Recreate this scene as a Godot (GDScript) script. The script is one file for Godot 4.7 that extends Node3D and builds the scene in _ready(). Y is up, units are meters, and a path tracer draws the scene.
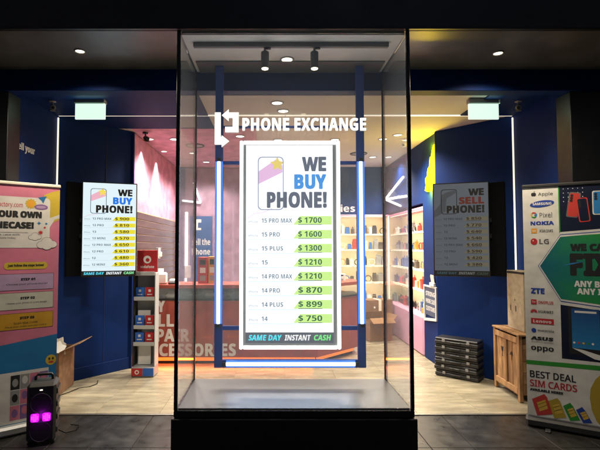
extends Node3D

# ---------------------------------------------------------------- helpers
var taken := {}
var meshes := {}
var fonts := {}
var M := {}
var rng := RandomNumberGenerator.new()

func lin(r: float, g: float, b: float, a := 1.0) -> Color:
	var c := Color(r, g, b).linear_to_srgb()
	c.a = a
	return c

func mat(key: String, r: float, g: float, b: float, rough := 0.6, metal := 0.0, spec := 0.5) -> StandardMaterial3D:
	var m := StandardMaterial3D.new()
	m.resource_name = key
	m.albedo_color = lin(r, g, b)
	m.roughness = rough
	m.metallic = metal
	m.metallic_specular = spec
	M[key] = m
	return m

func glow(key: String, r: float, g: float, b: float, e: float) -> StandardMaterial3D:
	var m := mat(key, minf(r, 0.8), minf(g, 0.8), minf(b, 0.8), 0.4)
	m.emission_enabled = true
	m.emission = lin(r, g, b)
	m.emission_energy_multiplier = e
	return m

# what a screen shows: dark glass that gives off its own colour
func pixels(key: String, r: float, g: float, b: float, e: float) -> StandardMaterial3D:
	var m := glow(key, r, g, b, e)
	m.albedo_color = lin(0.015, 0.016, 0.018)
	m.roughness = 0.3
	return m

func noise_tex(sd: int, freq: float, lo: float, hi: float, size := 256, octaves := 5) -> NoiseTexture2D:
	var n := FastNoiseLite.new()
	n.seed = sd
	n.noise_type = FastNoiseLite.TYPE_SIMPLEX_SMOOTH
	n.frequency = freq
	n.fractal_octaves = octaves
	var t := NoiseTexture2D.new()
	t.width = size
	t.height = size
	t.seamless = true
	t.noise = n
	var g := Gradient.new()
	g.set_color(0, Color(lo, lo, lo))
	g.set_color(1, Color(hi, hi, hi))
	t.color_ramp = g
	return t

func grain(m: StandardMaterial3D, tex: Texture2D, scale: Vector3, rough_tex: Texture2D = null, relief: Texture2D = null, depth := 0.05) -> void:
	m.uv1_triplanar = true
	m.uv1_world_triplanar = true
	m.uv1_scale = scale
	m.albedo_texture = tex
	if rough_tex:
		m.roughness_texture = rough_tex
	if relief:
		m.heightmap_enabled = true
		m.heightmap_texture = relief
		m.heightmap_scale = depth

func tri(st: SurfaceTool, a: Vector3, b: Vector3, c: Vector3, out: Vector3) -> void:
	var n := (b - a).cross(c - a)
	if n.length() < 1e-12:
		return
	n = n.normalized()
	if n.dot(out) < 0.0:
		n = -n
		var t := b
		b = c
		c = t
	st.set_normal(n); st.add_vertex(a)
	st.set_normal(n); st.add_vertex(c)
	st.set_normal(n); st.add_vertex(b)

func quad(st: SurfaceTool, a: Vector3, b: Vector3, c: Vector3, d: Vector3, out: Vector3) -> void:
	tri(st, a, b, c, out)
	tri(st, a, c, d, out)

func begin() -> SurfaceTool:
	var st := SurfaceTool.new()
	st.begin(Mesh.PRIMITIVE_TRIANGLES)
	return st

func add_box(st: SurfaceTool, size: Vector3, bev := 0.0, at := Vector3.ZERO) -> void:
	var h := size * 0.5
	var b := minf(bev, minf(h.x, minf(h.y, h.z)) * 0.9)
	var v := func(axis: int, s: Vector3) -> Vector3:
		var p := Vector3(h.x * s.x, h.y * s.y, h.z * s.z)
		for k in 3:
			if k != axis:
				p[k] -= b * s[k]
		return p + at
	for axis in 3:
		var u := (axis + 1) % 3
		var w := (axis + 2) % 3
		for s in [-1.0, 1.0]:
			var q := []
			for k in [[-1.0, -1.0], [1.0, -1.0], [1.0, 1.0], [-1.0, 1.0]]:
				var sg := Vector3.ZERO
				sg[axis] = s
				sg[u] = k[0]
				sg[w] = k[1]
				q.append(v.call(axis, sg))
			var o := Vector3.ZERO
			o[axis] = s
			quad(st, q[0], q[1], q[2], q[3], o)
			if b > 0.0:
				for s2 in [-1.0, 1.0]:
					var sa := Vector3.ZERO
					sa[axis] = s
					sa[u] = s2
					var sb := sa
					sa[w] = -1.0
					sb[w] = 1.0
					var o2 := Vector3.ZERO
					o2[axis] = s
					o2[u] = s2
					quad(st, v.call(axis, sa), v.call(axis, sb), v.call(u, sb), v.call(u, sa), o2)
	if b > 0.0:
		for x in [-1.0, 1.0]:
			for y in [-1.0, 1.0]:
				for z in [-1.0, 1.0]:
					var s := Vector3(x, y, z)
					tri(st, v.call(0, s), v.call(1, s), v.call(2, s), s)

func B(x: float, y: float, z: float, bev := 0.0) -> ArrayMesh:
	var key := "%.4f %.4f %.4f %.4f" % [x, y, z, bev]
	if not meshes.has(key):
		var st := begin()
		add_box(st, Vector3(x, y, z), bev)
		meshes[key] = st.commit()
	return meshes[key]

func add_prism(st: SurfaceTool, poly: PackedVector2Array, z0: float, z1: float) -> void:
	var idx := Geometry2D.triangulate_polygon(poly)
	for i in range(0, idx.size(), 3):
		var a := poly[idx[i]]
		var b := poly[idx[i + 1]]
		var c := poly[idx[i + 2]]
		tri(st, Vector3(a.x, a.y, z1), Vector3(b.x, b.y, z1), Vector3(c.x, c.y, z1), Vector3(0, 0, 1))
		if z1 > z0:
			tri(st, Vector3(a.x, a.y, z0), Vector3(b.x, b.y, z0), Vector3(c.x, c.y, z0), Vector3(0, 0, -1))
	if z1 > z0:
		var ccw := not Geometry2D.is_polygon_clockwise(poly)
		for i in poly.size():
			var a := poly[i]
			var b := poly[(i + 1) % poly.size()]
			var n := Vector3(b.y - a.y, -(b.x - a.x), 0)
			if not ccw:
				n = -n
			quad(st, Vector3(a.x, a.y, z0), Vector3(b.x, b.y, z0), Vector3(b.x, b.y, z1), Vector3(a.x, a.y, z1), n)

func prism(poly: PackedVector2Array, depth: float) -> ArrayMesh:
	var st := begin()
	add_prism(st, poly, 0.0, depth)
	return st.commit()

func pts(a: Array) -> PackedVector2Array:
	var p := PackedVector2Array()
	for i in range(0, a.size(), 2):
		p.append(Vector2(a[i], a[i + 1]))
	return p

func oval(cx: float, cy: float, rx: float, ry: float, n := 24) -> PackedVector2Array:
	var p := PackedVector2Array()
	for i in n:
		var t := TAU * i / n
		p.append(Vector2(cx + rx * cos(t), cy + ry * sin(t)))
	return p

func star(cx: float, cy: float, r: float, inner := 0.5, n := 5, turn := 0.0) -> PackedVector2Array:
	var p := PackedVector2Array()
	for i in n * 2:
		var t := PI / 2 + PI * i / n + turn
		var q := r if i % 2 == 0 else r * inner
		p.append(Vector2(cx + q * cos(t), cy + q * sin(t)))
	return p

func rounded(x0: float, y0: float, x1: float, y1: float, r: float, n := 5) -> PackedVector2Array:
	var p := PackedVector2Array()
	for c in [[x1 - r, y1 - r, 0.0], [x0 + r, y1 - r, PI / 2], [x0 + r, y0 + r, PI], [x1 - r, y0 + r, PI * 1.5]]:
		for i in n + 1:
			var t: float = c[2] + PI / 2 * i / n
			p.append(Vector2(c[0] + r * cos(t), c[1] + r * sin(t)))
	return p

func add_tube(st: SurfaceTool, path: Array, r: float, seg := 8, closed := false) -> void:
	var n := path.size()
	var rings := []
	for i in n:
		var a: Vector3 = path[(i - 1 + n) % n] if closed else path[maxi(i - 1, 0)]
		var b: Vector3 = path[(i + 1) % n] if closed else path[mini(i + 1, n - 1)]
		var t := (b - a).normalized()
		var up := Vector3.UP if absf(t.y) < 0.9 else Vector3.RIGHT
		var x := t.cross(up).normalized()
		var y := x.cross(t).normalized()
		var ring := []
		for k in seg:
			var ang := TAU * k / seg
			ring.append([path[i] + (x * cos(ang) + y * sin(ang)) * r, x * cos(ang) + y * sin(ang)])
		rings.append(ring)
	for i in (n if closed else n - 1):
		for k in seg:
			var q := [rings[i][k], rings[i][(k + 1) % seg], rings[(i + 1) % n][(k + 1) % seg], rings[(i + 1) % n][k]]
			for t in [[0, 1, 2], [0, 2, 3]]:
				var o := [q[t[0]], q[t[1]], q[t[2]]]
				if (o[1][0] - o[0][0]).cross(o[2][0] - o[0][0]).dot(o[0][1] + o[1][1] + o[2][1]) > 0.0:
					o.reverse()
				for e in o:
					st.set_normal(e[1])
					st.add_vertex(e[0])
	if not closed:
		for e in [0, n - 1]:
			var o: Vector3 = (path[0] - path[1]) if e == 0 else (path[n - 1] - path[n - 2])
			for k in seg:
				tri(st, path[e], rings[e][k][0], rings[e][(k + 1) % seg][0], o)

func tube(path: Array, r: float, seg := 8, closed := false) -> ArrayMesh:
	var st := begin()
	add_tube(st, path, r, seg, closed)
	return st.commit()

func lathe(profile: Array, seg := 24) -> ArrayMesh:
	# profile: [radius, y] pairs from bottom to top, turned about y
	var key := str(profile) + str(seg)
	if meshes.has(key):
		return meshes[key]
	var st := begin()
	for i in profile.size() - 1:
		var a: Array = profile[i]
		var b: Array = profile[i + 1]
		for k in seg:
			var t0 := TAU * k / seg
			var t1 := TAU * (k + 1) / seg
			var tm := (t0 + t1) / 2
			var o := Vector3(cos(tm) * (b[1] - a[1]), a[0] - b[0], sin(tm) * (b[1] - a[1]))
			quad(st, Vector3(a[0] * cos(t0), a[1], a[0] * sin(t0)), Vector3(a[0] * cos(t1), a[1], a[0] * sin(t1)), Vector3(b[0] * cos(t1), b[1], b[0] * sin(t1)), Vector3(b[0] * cos(t0), b[1], b[0] * sin(t0)), o)
	meshes[key] = st.commit()
	return meshes[key]

func numbered(called: String) -> String:
	var k: int = taken.get(called, 0)
	taken[called] = k + 1
	return called if k == 0 else "%s_%03d" % [called, k]

func tag(o: Node, label: String, category: String, group := "") -> void:
	o.set_meta("label", label)
	o.set_meta("category", category)
	if group != "":
		o.set_meta("group", group)

func thing(called: String, label: String, category: String, at := Vector3.ZERO, turn := 0.0, group := "") -> Node3D:
	var o := Node3D.new()
	o.name = numbered(called)
	add_child(o)
	o.position = at
	o.rotation.y = turn
	tag(o, label, category, group)
	return o

func solo(called: String, label: String, category: String, mesh: Mesh, m: Material, at := Vector3.ZERO, turn := 0.0, group := "") -> MeshInstance3D:
	var o := MeshInstance3D.new()
	o.name = numbered(called)
	o.mesh = mesh
	o.material_override = m
	add_child(o)
	o.position = at
	o.rotation.y = turn
	tag(o, label, category, group)
	return o

func part(parent: Node, called: String, mesh: Mesh, m: Material, at := Vector3.ZERO, rot := Vector3.ZERO) -> MeshInstance3D:
	var o := MeshInstance3D.new()
	o.name = called
	o.mesh = mesh
	o.material_override = m
	parent.add_child(o, true)
	o.position = at
	o.rotation = rot
	return o

func struct(called: String, mesh: Mesh, m: Material, at := Vector3.ZERO, turn := 0.0) -> MeshInstance3D:
	var o := MeshInstance3D.new()
	o.name = numbered(called)
	o.mesh = mesh
	o.material_override = m
	add_child(o)
	o.position = at
	o.rotation.y = turn
	o.set_meta("kind", "structure")
	return o

# a box from one corner to the other
func slab(called: String, a: Vector3, b: Vector3, m: Material, bev := 0.004) -> MeshInstance3D:
	var s := (b - a).abs()
	return struct(called, B(s.x, s.y, s.z, bev), m, (a + b) / 2)

func boxpart(parent: Node, called: String, a: Vector3, b: Vector3, m: Material, bev := 0.003) -> MeshInstance3D:
	var s := (b - a).abs()
	return part(parent, called, B(s.x, s.y, s.z, bev), m, (a + b) / 2)

func font(kind: String) -> Font:
	if not fonts.has(kind):
		var f := SystemFont.new()
		f.font_names = PackedStringArray(["Droid Serif" if kind.begins_with("serif") else "Droid Sans"])
		f.font_weight = 700 if kind.contains("bold") else 400
		if kind.ends_with("spaced"):
			var v := FontVariation.new()
			v.base_font = f
			v.spacing_glyph = 1
			fonts[kind] = v
			return v
		fonts[kind] = f
	return fonts[kind]

# flat or raised lettering that fills the rectangle x0..x1, y0..y1 of its parent's own plane
func txt(parent: Node, called: String, s: String, x0: float, y0: float, x1: float, y1: float, z: float, m: Material, kind := "bold", depth := 0.0, heavy := 0.0, slant := 0.0) -> MeshInstance3D:
	var tm := TextMesh.new()
	tm.font = font(kind)
	tm.text = s
	tm.font_size = 48
	tm.pixel_size = 0.01
	tm.curve_step = 3.0
	tm.depth = depth * 10.0
	var box := tm.get_aabb()
	var pad := heavy * 0.48
	var k := Vector3((x1 - x0) / (box.size.x + 2 * pad), (y1 - y0) / (box.size.y + 2 * pad), 0.1)
	var st := begin()
	var offs := [Vector2.ZERO]
	if heavy > 0.0:
		offs = [Vector2(-pad, 0), Vector2(pad, 0), Vector2(0, pad), Vector2(0, -pad), Vector2(pad, pad) * 0.8, Vector2(-pad, pad) * 0.8, Vector2(pad, -pad) * 0.8, Vector2(-pad, -pad) * 0.8]
	var n := 0
	for o in offs:
		var t := Transform3D(Basis(Vector3(k.x, 0, 0), Vector3(slant * k.y, k.y, 0), Vector3(0, 0, k.z)), Vector3((o.x - box.position.x + pad) * k.x + x0 - slant * (y1 - y0) * 0.5, (o.y - box.position.y + pad) * k.y + y0, n * 0.00002))
		st.append_from(tm, 0, t)
		n += 1
	return part(parent, called, st.commit(), m, Vector3(0, 0, z + depth * 0.5))

# flat print: a thin rectangle or outline in its parent's plane
func card(parent: Node, called: String, x0: float, y0: float, x1: float, y1: float, z: float, m: Material, t := 0.0008) -> MeshInstance3D:
	return part(parent, called, B(x1 - x0, y1 - y0, t), m, Vector3((x0 + x1) / 2, (y0 + y1) / 2, z))

func shape(parent: Node, called: String, poly: PackedVector2Array, z: float, m: Material, t := 0.0008) -> MeshInstance3D:
	return part(parent, called, prism(poly, t), m, Vector3(0, 0, z))

func ring_mesh(outer: PackedVector2Array, inner: PackedVector2Array, t: float) -> ArrayMesh:
	var st := begin()
	var n := outer.size()
	for i in n:
		var j := (i + 1) % n
		var a := Vector3(outer[i].x, outer[i].y, t)
		var b := Vector3(outer[j].x, outer[j].y, t)
		var c := Vector3(inner[j].x, inner[j].y, t)
		var d := Vector3(inner[i].x, inner[i].y, t)
		quad(st, a, b, c, d, Vector3(0, 0, 1))
		var o := Vector3(a.x + b.x - c.x - d.x, a.y + b.y - c.y - d.y, 0)
		quad(st, a, b, Vector3(b.x, b.y, 0), Vector3(a.x, a.y, 0), o)
		quad(st, d, c, Vector3(c.x, c.y, 0), Vector3(d.x, d.y, 0), -o)
	return st.commit()

func line(parent: Node, called: String, poly: Array, w: float, z: float, m: Material, t := 0.0008) -> MeshInstance3D:
	var st := begin()
	for i in poly.size() - 1:
		var a: Vector2 = poly[i]
		var b: Vector2 = poly[i + 1]
		var n := (b - a).normalized().orthogonal() * w / 2
		var e := (b - a).normalized() * w / 2
		add_prism(st, PackedVector2Array([a - e + n, b + e + n, b + e - n, a - e - n]), 0.0, t + 0.00003 * i)
	return part(parent, called, st.commit(), m, Vector3(0, 0, z))

func omni(parent: Node, at: Vector3, c: Color, e: float, size := 0.05) -> OmniLight3D:
	var l := OmniLight3D.new()
	l.name = "lamp_glow"
	l.light_color = c
	l.light_energy = e
	l.light_size = size
	l.omni_range = 14.0
	l.omni_attenuation = 2.0
	l.shadow_enabled = true
	parent.add_child(l, true)
	l.position = at
	return l

func spot(parent: Node, at: Vector3, aim: Vector3, c: Color, e: float, angle: float, blend := 0.6, size := 0.04) -> SpotLight3D:
	var l := SpotLight3D.new()
	l.name = "lamp_beam"
	l.light_color = c
	l.light_energy = e
	l.light_size = size
	l.spot_range = 14.0
	l.spot_attenuation = 2.0
	l.spot_angle = angle
	l.spot_angle_attenuation = blend
	l.shadow_enabled = true
	parent.add_child(l, true)
	l.position = at
	var up := Vector3.UP if absf(aim.normalized().y) < 0.95 else Vector3.FORWARD
	l.basis = Basis.looking_at(aim, up)
	return l

func area(parent: Node, at: Vector3, aim: Vector3, size: Vector2, c: Color, e: float) -> void:
	var l := AreaLight3D.new()
	l.name = "lamp_panel"
	l.light_color = c
	l.light_energy = e
	l.area_size = size
	l.area_range = 14.0
	l.area_attenuation = 2.0
	l.shadow_enabled = true
	parent.add_child(l, true)
	l.position = at
	var up := Vector3.UP if absf(aim.normalized().y) < 0.95 else Vector3.FORWARD
	l.basis = Basis.looking_at(aim, up)

# ---------------------------------------------------------------- the scene
func _ready() -> void:
	rng.seed = 7
	camera_and_sky()
	materials()
	setting()
	display_case()
	hanging_frame()
	price_panel()
	lit_sign()
	entrance()
	wall_display_pair()
	banner_pink()
	banner_repair()
	shop_fittings()
	shelving()
	floor_things()
	small_things()

func camera_and_sky() -> void:
	var cam := Camera3D.new()
	cam.name = "camera"
	add_child(cam)
	cam.position = Vector3(-0.164, 1.55, 0)
	cam.rotation_degrees = Vector3(2.5, 0, 0)
	cam.set_frustum(0.05, Vector2(0.05 * 29.0 / 450.0, 0.05 * 2.0 / 450.0), 0.05, 400.0)
	cam.current = true
	var env := Environment.new()
	env.background_mode = Environment.BG_SKY
	var sky := Sky.new()
	var sm := ProceduralSkyMaterial.new()
	sm.sky_top_color = Color(0.10, 0.11, 0.14)
	sm.sky_horizon_color = Color(0.17, 0.16, 0.15)
	sm.ground_bottom_color = Color(0.06, 0.06, 0.06)
	sm.ground_horizon_color = Color(0.17, 0.16, 0.15)
	sky.sky_material = sm
	env.sky = sky
	env.background_energy_multiplier = 3.5
	env.tonemap_mode = Environment.TONE_MAPPER_LINEAR
	env.tonemap_exposure = 1.0
	env.sdfgi_enabled = true
	env.ssao_enabled = true
	env.ssil_enabled = true
	var we := WorldEnvironment.new()
	we.name = "environment"
	we.environment = env
	add_child(we)
	var sun := DirectionalLight3D.new()
	sun.name = "moon"
	sun.light_energy = 0.01
	sun.light_color = Color(0.8, 0.87, 1.0)
	sun.light_angular_distance = 10.0
	sun.shadow_enabled = true
	sun.rotation_degrees = Vector3(-40, 15, 0)
	add_child(sun)

func materials() -> void:
	var fine := noise_tex(1, 0.03, 0.72, 1.0)
	var coarse := noise_tex(2, 0.008, 0.55, 1.0)
	var rough := noise_tex(3, 0.02, 0.5, 1.0)
	var bump := noise_tex(4, 0.12, 0.0, 1.0, 256, 3)
	grain(mat("navy paint", 0.0035, 0.024, 0.130, 0.6, 0.0, 0.25), noise_tex(5, 0.01, 0.82, 1.0), Vector3(0.5, 0.5, 0.5))
	grain(mat("black cladding", 0.012, 0.012, 0.012, 0.5), fine, Vector3(0.5, 0.5, 0.5), rough)
	grain(mat("soffit grey", 0.12, 0.119, 0.112, 0.33, 0.0, 0.6), fine, Vector3(0.4, 0.4, 0.4))
	grain(mat("ceiling grey", 0.56, 0.56, 0.55, 0.8), noise_tex(8, 0.01, 0.93, 1.0), Vector3(0.3, 0.3, 0.3))
	grain(mat("pink paint", 0.68, 0.31, 0.45, 0.6), fine, Vector3(0.5, 0.5, 0.5))
	grain(mat("mauve paint", 0.46, 0.29, 0.42, 0.6), fine, Vector3(0.5, 0.5, 0.5))
	for i in 3:
		var s := noise_tex(10 + i, 0.02, 0.66, 1.0, 512, 6)
		var k: float = [1.0, 0.86, 1.12][i]
		grain(mat("slate tile %d" % i, 0.027 * k, 0.0255 * k, 0.023 * k, 0.45), s, Vector3(0.9, 0.9, 0.9), rough, bump, 0.03)
		var c := noise_tex(20 + i, 0.010, 0.74, 1.0, 512, 6)
		var q: float = [1.0, 0.94, 1.03][i]
		grain(mat("cream tile %d" % i, 0.43 * q, 0.375 * q, 0.26 * q, 0.36), c, Vector3(0.35, 1.0, 1.6), rough)
	mat("dark grout", 0.03, 0.028, 0.025, 0.9)
	mat("pale grout", 0.30, 0.25, 0.17, 0.9)
	mat("steel trim", 0.35, 0.33, 0.3, 0.35, 0.9)
	grain(mat("black metal", 0.014, 0.014, 0.015, 0.38), fine, Vector3(2, 2, 2), rough)
	grain(mat("plinth black", 0.011, 0.011, 0.0115, 0.45), fine, Vector3(1.2, 1.2, 1.2), rough)
	grain(mat("case white", 0.62, 0.61, 0.59, 0.6), noise_tex(6, 0.01, 0.9, 1.0), Vector3(0.8, 0.8, 0.8))
	grain(mat("case grey", 0.22, 0.224, 0.232, 0.42, 0.75), noise_tex(7, 0.01, 0.9, 1.0), Vector3(0.8, 0.8, 0.8))
	mat("track grey", 0.10, 0.10, 0.105, 0.5)
	var g := mat("clear glass", 0.80, 0.88, 0.85, 0.02)
	g.albedo_color.a = 0.085
	g.transparency = BaseMaterial3D.TRANSPARENCY_ALPHA
	mat("frame blue", 0.012, 0.055, 0.29, 0.4)
	mat("mount black", 0.006, 0.006, 0.007, 0.7, 0.0, 0.1)
	glow("painted blue glow", 0.05, 0.22, 0.90, 1.0)  # stands in for the blue light the tubes cast on the frame
	mat("black plastic", 0.012, 0.012, 0.013, 0.35)
	mat("satin black", 0.02, 0.02, 0.021, 0.55)
	mat("white plastic", 0.68, 0.68, 0.66, 0.4)
	mat("grey plastic", 0.25, 0.25, 0.25, 0.5)
	mat("white print", 0.72, 0.71, 0.68, 0.6)
	mat("cream print", 0.68, 0.62, 0.52, 0.6)
	mat("black print", 0.012, 0.012, 0.014, 0.6)
	mat("red lacquer", 0.34, 0.035, 0.028, 0.35)
	mat("red print", 0.45, 0.02, 0.025, 0.55)
	mat("blue print", 0.02, 0.12, 0.50, 0.55)
	mat("grey metal", 0.36, 0.37, 0.38, 0.4, 0.3)
	glow("led white", 1.0, 0.98, 0.95, 3.0)
	glow("led cool", 0.78, 0.9, 1.0, 3.2)
	glow("led warm strip", 1.0, 0.90, 0.72, 1.1)
	glow("lamp warm", 1.0, 0.86, 0.62, 5.0)
	glow("lamp neutral", 1.0, 0.95, 0.86, 4.0)
	glow("led orange", 1.0, 0.20, 0.025, 1.6)
	glow("led yellow", 1.0, 0.86, 0.0, 1.6)
	glow("led purple", 0.9, 0.05, 1.0, 1.8)
	glow("shelf light", 1.0, 0.90, 0.68, 2.4)

func setting() -> void:
	# dark slate paving in front of the shop
	var pave := struct("pavement", B(60, 0.1, 34.0), M["dark grout"], Vector3(0, -0.056, 12.78))
	var tw := 0.33
	var td := 0.66
	for row in 4:
		for col in 24:
			var x := -3.9 + tw * col + tw * 0.5 + 0.02
			var z := -4.205 + td * row + td * 0.5
			part(pave, "tile", B(tw - 0.005, 0.010, td - 0.005, 0.0015), M["slate tile %d" % rng.randi_range(0, 2)], Vector3(x, 0.0505 + rng.randf_range(-0.0004, 0.0004), z - 12.78))
	# cream tiles inside
	var fl := struct("floor", B(6.4, 0.1, 5.2), M["pale grout"], Vector3(0, -0.056, -6.84))
	for row in 7:
		for col in 10:
			var x := -3.0 + 0.6 * col + 0.3
			var z := -4.245 - 0.6 * row - 0.3
			part(fl, "tile", B(0.598, 0.010, 0.598, 0.001), M["cream tile %d" % rng.randi_range(0, 2)], Vector3(x, 0.0515, z + 6.84))
	struct("threshold_strip", B(6.4, 0.008, 0.03, 0.002), M["steel trim"], Vector3(0, 0.003, -4.226))
	# black bulkhead and soffit over the shopfront
	slab("bulkhead", Vector3(-7, 3.14, -3.215), Vector3(7, 4.6, -3.25), M["black cladding"])
	slab("soffit", Vector3(-7, 3.14, -3.252), Vector3(7, 3.24, -3.98), M["soffit grey"])
	slab("beam", Vector3(-3.3, 2.95, -3.982), Vector3(3.3, 3.3, -4.12), M["navy paint"])
	for s in [-1.0, 1.0]:
		slab("wall_jamb", Vector3(2.53 * s, 0.0, -4.0), Vector3(7.0 * s, 2.948, -4.2), M["black cladding"])
		slab("wall_cladding", Vector3(3.302 * s, 2.95, -3.984), Vector3(7.0 * s, 3.3, -4.2), M["black cladding"])
		slab("wall_side", Vector3(2.6 * s, 0.0, -4.202), Vector3(2.75 * s, 3.05, -5.12), M["navy paint"])
		# slanting navy wall from the side wall to the shop's mouth
		var a := Vector3(2.6 * s, 0, -5.08)
		var b := Vector3(1.97 * s, 0, -5.82)
		var mid := (a + b) / 2
		var dir := (b - a).normalized()
		var n: Vector3 = Vector3(dir.z, 0, -dir.x) * (1.0 if s > 0 else -1.0)
		var wl := struct("wall_slanted", B((b - a).length(), 3.046, 0.06, 0.004), M["navy paint"], mid + Vector3(0, 1.525, 0) - n * 0.03 * (-1.0 if n.z < 0 else 1.0), atan2(-dir.z, dir.x))
		part(wl, "skirting", B((b - a).length() - 0.02, 0.14, 0.012, 0.003), M["navy paint"], Vector3(0, -1.453, 0.036))
		part(wl, "wall_joint", B(0.006, 2.88, 0.004, 0.001), M["satin black"], Vector3(-0.12 * s, 0.06, 0.031))
		slab("skirting", Vector3(2.598 * s, 0.0, -4.204), Vector3(2.585 * s, 0.09, -5.06), M["navy paint"])
	# navy parts of the entrance ceiling
	slab("ceiling_panel", Vector3(-2.6, 3.036, -4.122), Vector3(-0.88, 3.050, -5.06), M["navy paint"], 0.002)
	slab("ceiling_panel", Vector3(-2.6, 3.036, -5.084), Vector3(-0.88, 3.050, -5.618), M["navy paint"], 0.002)
	slab("ceiling_panel", Vector3(1.99, 3.036, -4.122), Vector3(2.6, 3.050, -5.06), M["navy paint"], 0.002)
	slab("wall_end", Vector3(-1.944, 0, -5.80), Vector3(-2.12, 3.034, -5.838), M["navy paint"])
	# shop shell
	slab("ceiling", Vector3(-3.3, 3.052, -4.122), Vector3(3.3, 3.16, -8.6), M["ceiling grey"])
	slab("ceiling_panel", Vector3(-1.93, 3.035, -5.62), Vector3(-0.36, 3.050, -8.40), M["pink paint"], 0.002)
	slab("wall_left", Vector3(-1.95, 0, -5.84), Vector3(-2.1, 3.050, -8.5), M["pink paint"])
	slab("wall_back", Vector3(-1.948, 0, -8.42), Vector3(0.1, 3.034, -8.55), M["mauve paint"])
	slab("wall_back", Vector3(0.102, 0, -8.42), Vector3(2.4, 3.050, -8.55), M["navy paint"])
	slab("wall_right", Vector3(2.0, 0, -5.84), Vector3(2.4, 3.050, -6.40), M["navy paint"])
	slab("wall_right", Vector3(2.0, 2.17, -6.402), Vector3(2.4, 3.050, -8.418), M["navy paint"])
	slab("wall_right", Vector3(2.28, 0, -6.402), Vector3(2.4, 2.168, -8.418), M["navy paint"])

# ---------------------------------------------------------------- glass display case
func display_case() -> void:
	var t := thing("display_case", "tall glass display case with black corner posts on a black plinth", "display case", Vector3(0, 0, -3.625))
	var hw := 0.848
	var hd := 0.375
	part(t, "plinth", B(1.74, 0.335, 0.80, 0.006), M["plinth black"], Vector3(0, 0.1675, 0))
	part(t, "base_frame", B(1.71, 0.048, 0.765, 0.004), M["black metal"], Vector3(0, 0.362, 0))
	part(t, "floor_panel", B(1.655, 0.012, 0.71, 0.002), M["case grey"], Vector3(0, 0.392, 0))
	part(t, "top_panel", B(1.655, 0.02, 0.71, 0.002), M["case white"], Vector3(0, 3.127, 0))
	for s in [-1, 1]:
		for q in [-1, 1]:
			part(t, "corner_post", B(0.026, 2.751, 0.026, 0.003), M["black metal"], Vector3(s * (hw - 0.006), 1.7625, q * (hd - 0.006)))
		part(t, "glass_pane", B(0.008, 2.72, 0.69), M["clear glass"], Vector3(s * (hw - 0.008), 1.762, 0))
		part(t, "glass_pane", B(1.64, 2.72, 0.008), M["clear glass"], Vector3(0, 1.762, s * (hd - 0.006)))
	part(t, "mounting_plate", B(1.60, 0.012, 0.24, 0.003), M["track grey"], Vector3(0, 3.111, -0.225))
	# lighting track with two black spotlights, and a recessed lamp
	var tr := thing("lighting_track", "grey ceiling track carrying two slim black spotlights inside the glass case", "track light", Vector3(0, 3.117, -3.40))
	part(tr, "rail", B(1.50, 0.036, 0.036, 0.004), M["track grey"], Vector3(-0.01, -0.018, 0))
	for x in [-0.21, 0.17]:
		var sp := part(tr, "spotlight", lathe([[0.0, -0.20], [0.030, -0.20], [0.031, -0.195], [0.031, -0.075], [0.026, -0.07], [0.009, -0.068], [0.009, -0.036], [0.0, -0.036]]), M["track grey"], Vector3(x, 0, 0))
		part(sp, "bulb", lathe([[0.0, -0.207], [0.024, -0.205], [0.026, -0.2005], [0.0, -0.2005]]), M["lamp warm"])
		part(sp, "bracket", B(0.05, 0.012, 0.02, 0.003), M["black metal"], Vector3(0.02, -0.044, 0))
		spot(tr, Vector3(x, -0.215, 0), Vector3(0, -1, -0.04), Color(1.0, 0.94, 0.84), 3.0, 24.0, 1.0, 0.03)
	downlight(Vector3(-0.03, 3.117, -3.70), "recessed round lamp in the ceiling of the glass display case", 0.045, "lamp warm", 0.5, 50.0)

func downlight(at: Vector3, label: String, r: float, lamp: String, e: float, cone: float, group := "") -> void:
	var t := thing("downlight", label, "ceiling light", at, 0.0, group)
	part(t, "rim", lathe([[r, 0.0], [r, -0.006], [r * 1.12, -0.010], [r * 1.3, -0.006], [r * 1.32, 0.0]], 20), M["grey plastic"])
	part(t, "bulb", lathe([[0.0, -0.004], [r, -0.004], [r, -0.0005], [0.0, -0.0005]], 20), M[lamp])
	if e > 0.0:
		spot(t, Vector3(0, -0.03, 0), Vector3(0, -1, 0), Color(1.0, 0.93, 0.82) if lamp == "lamp warm" else Color(1.0, 0.96, 0.90), e, cone, 1.0 if r < 0.04 else 0.7, r)

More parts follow.
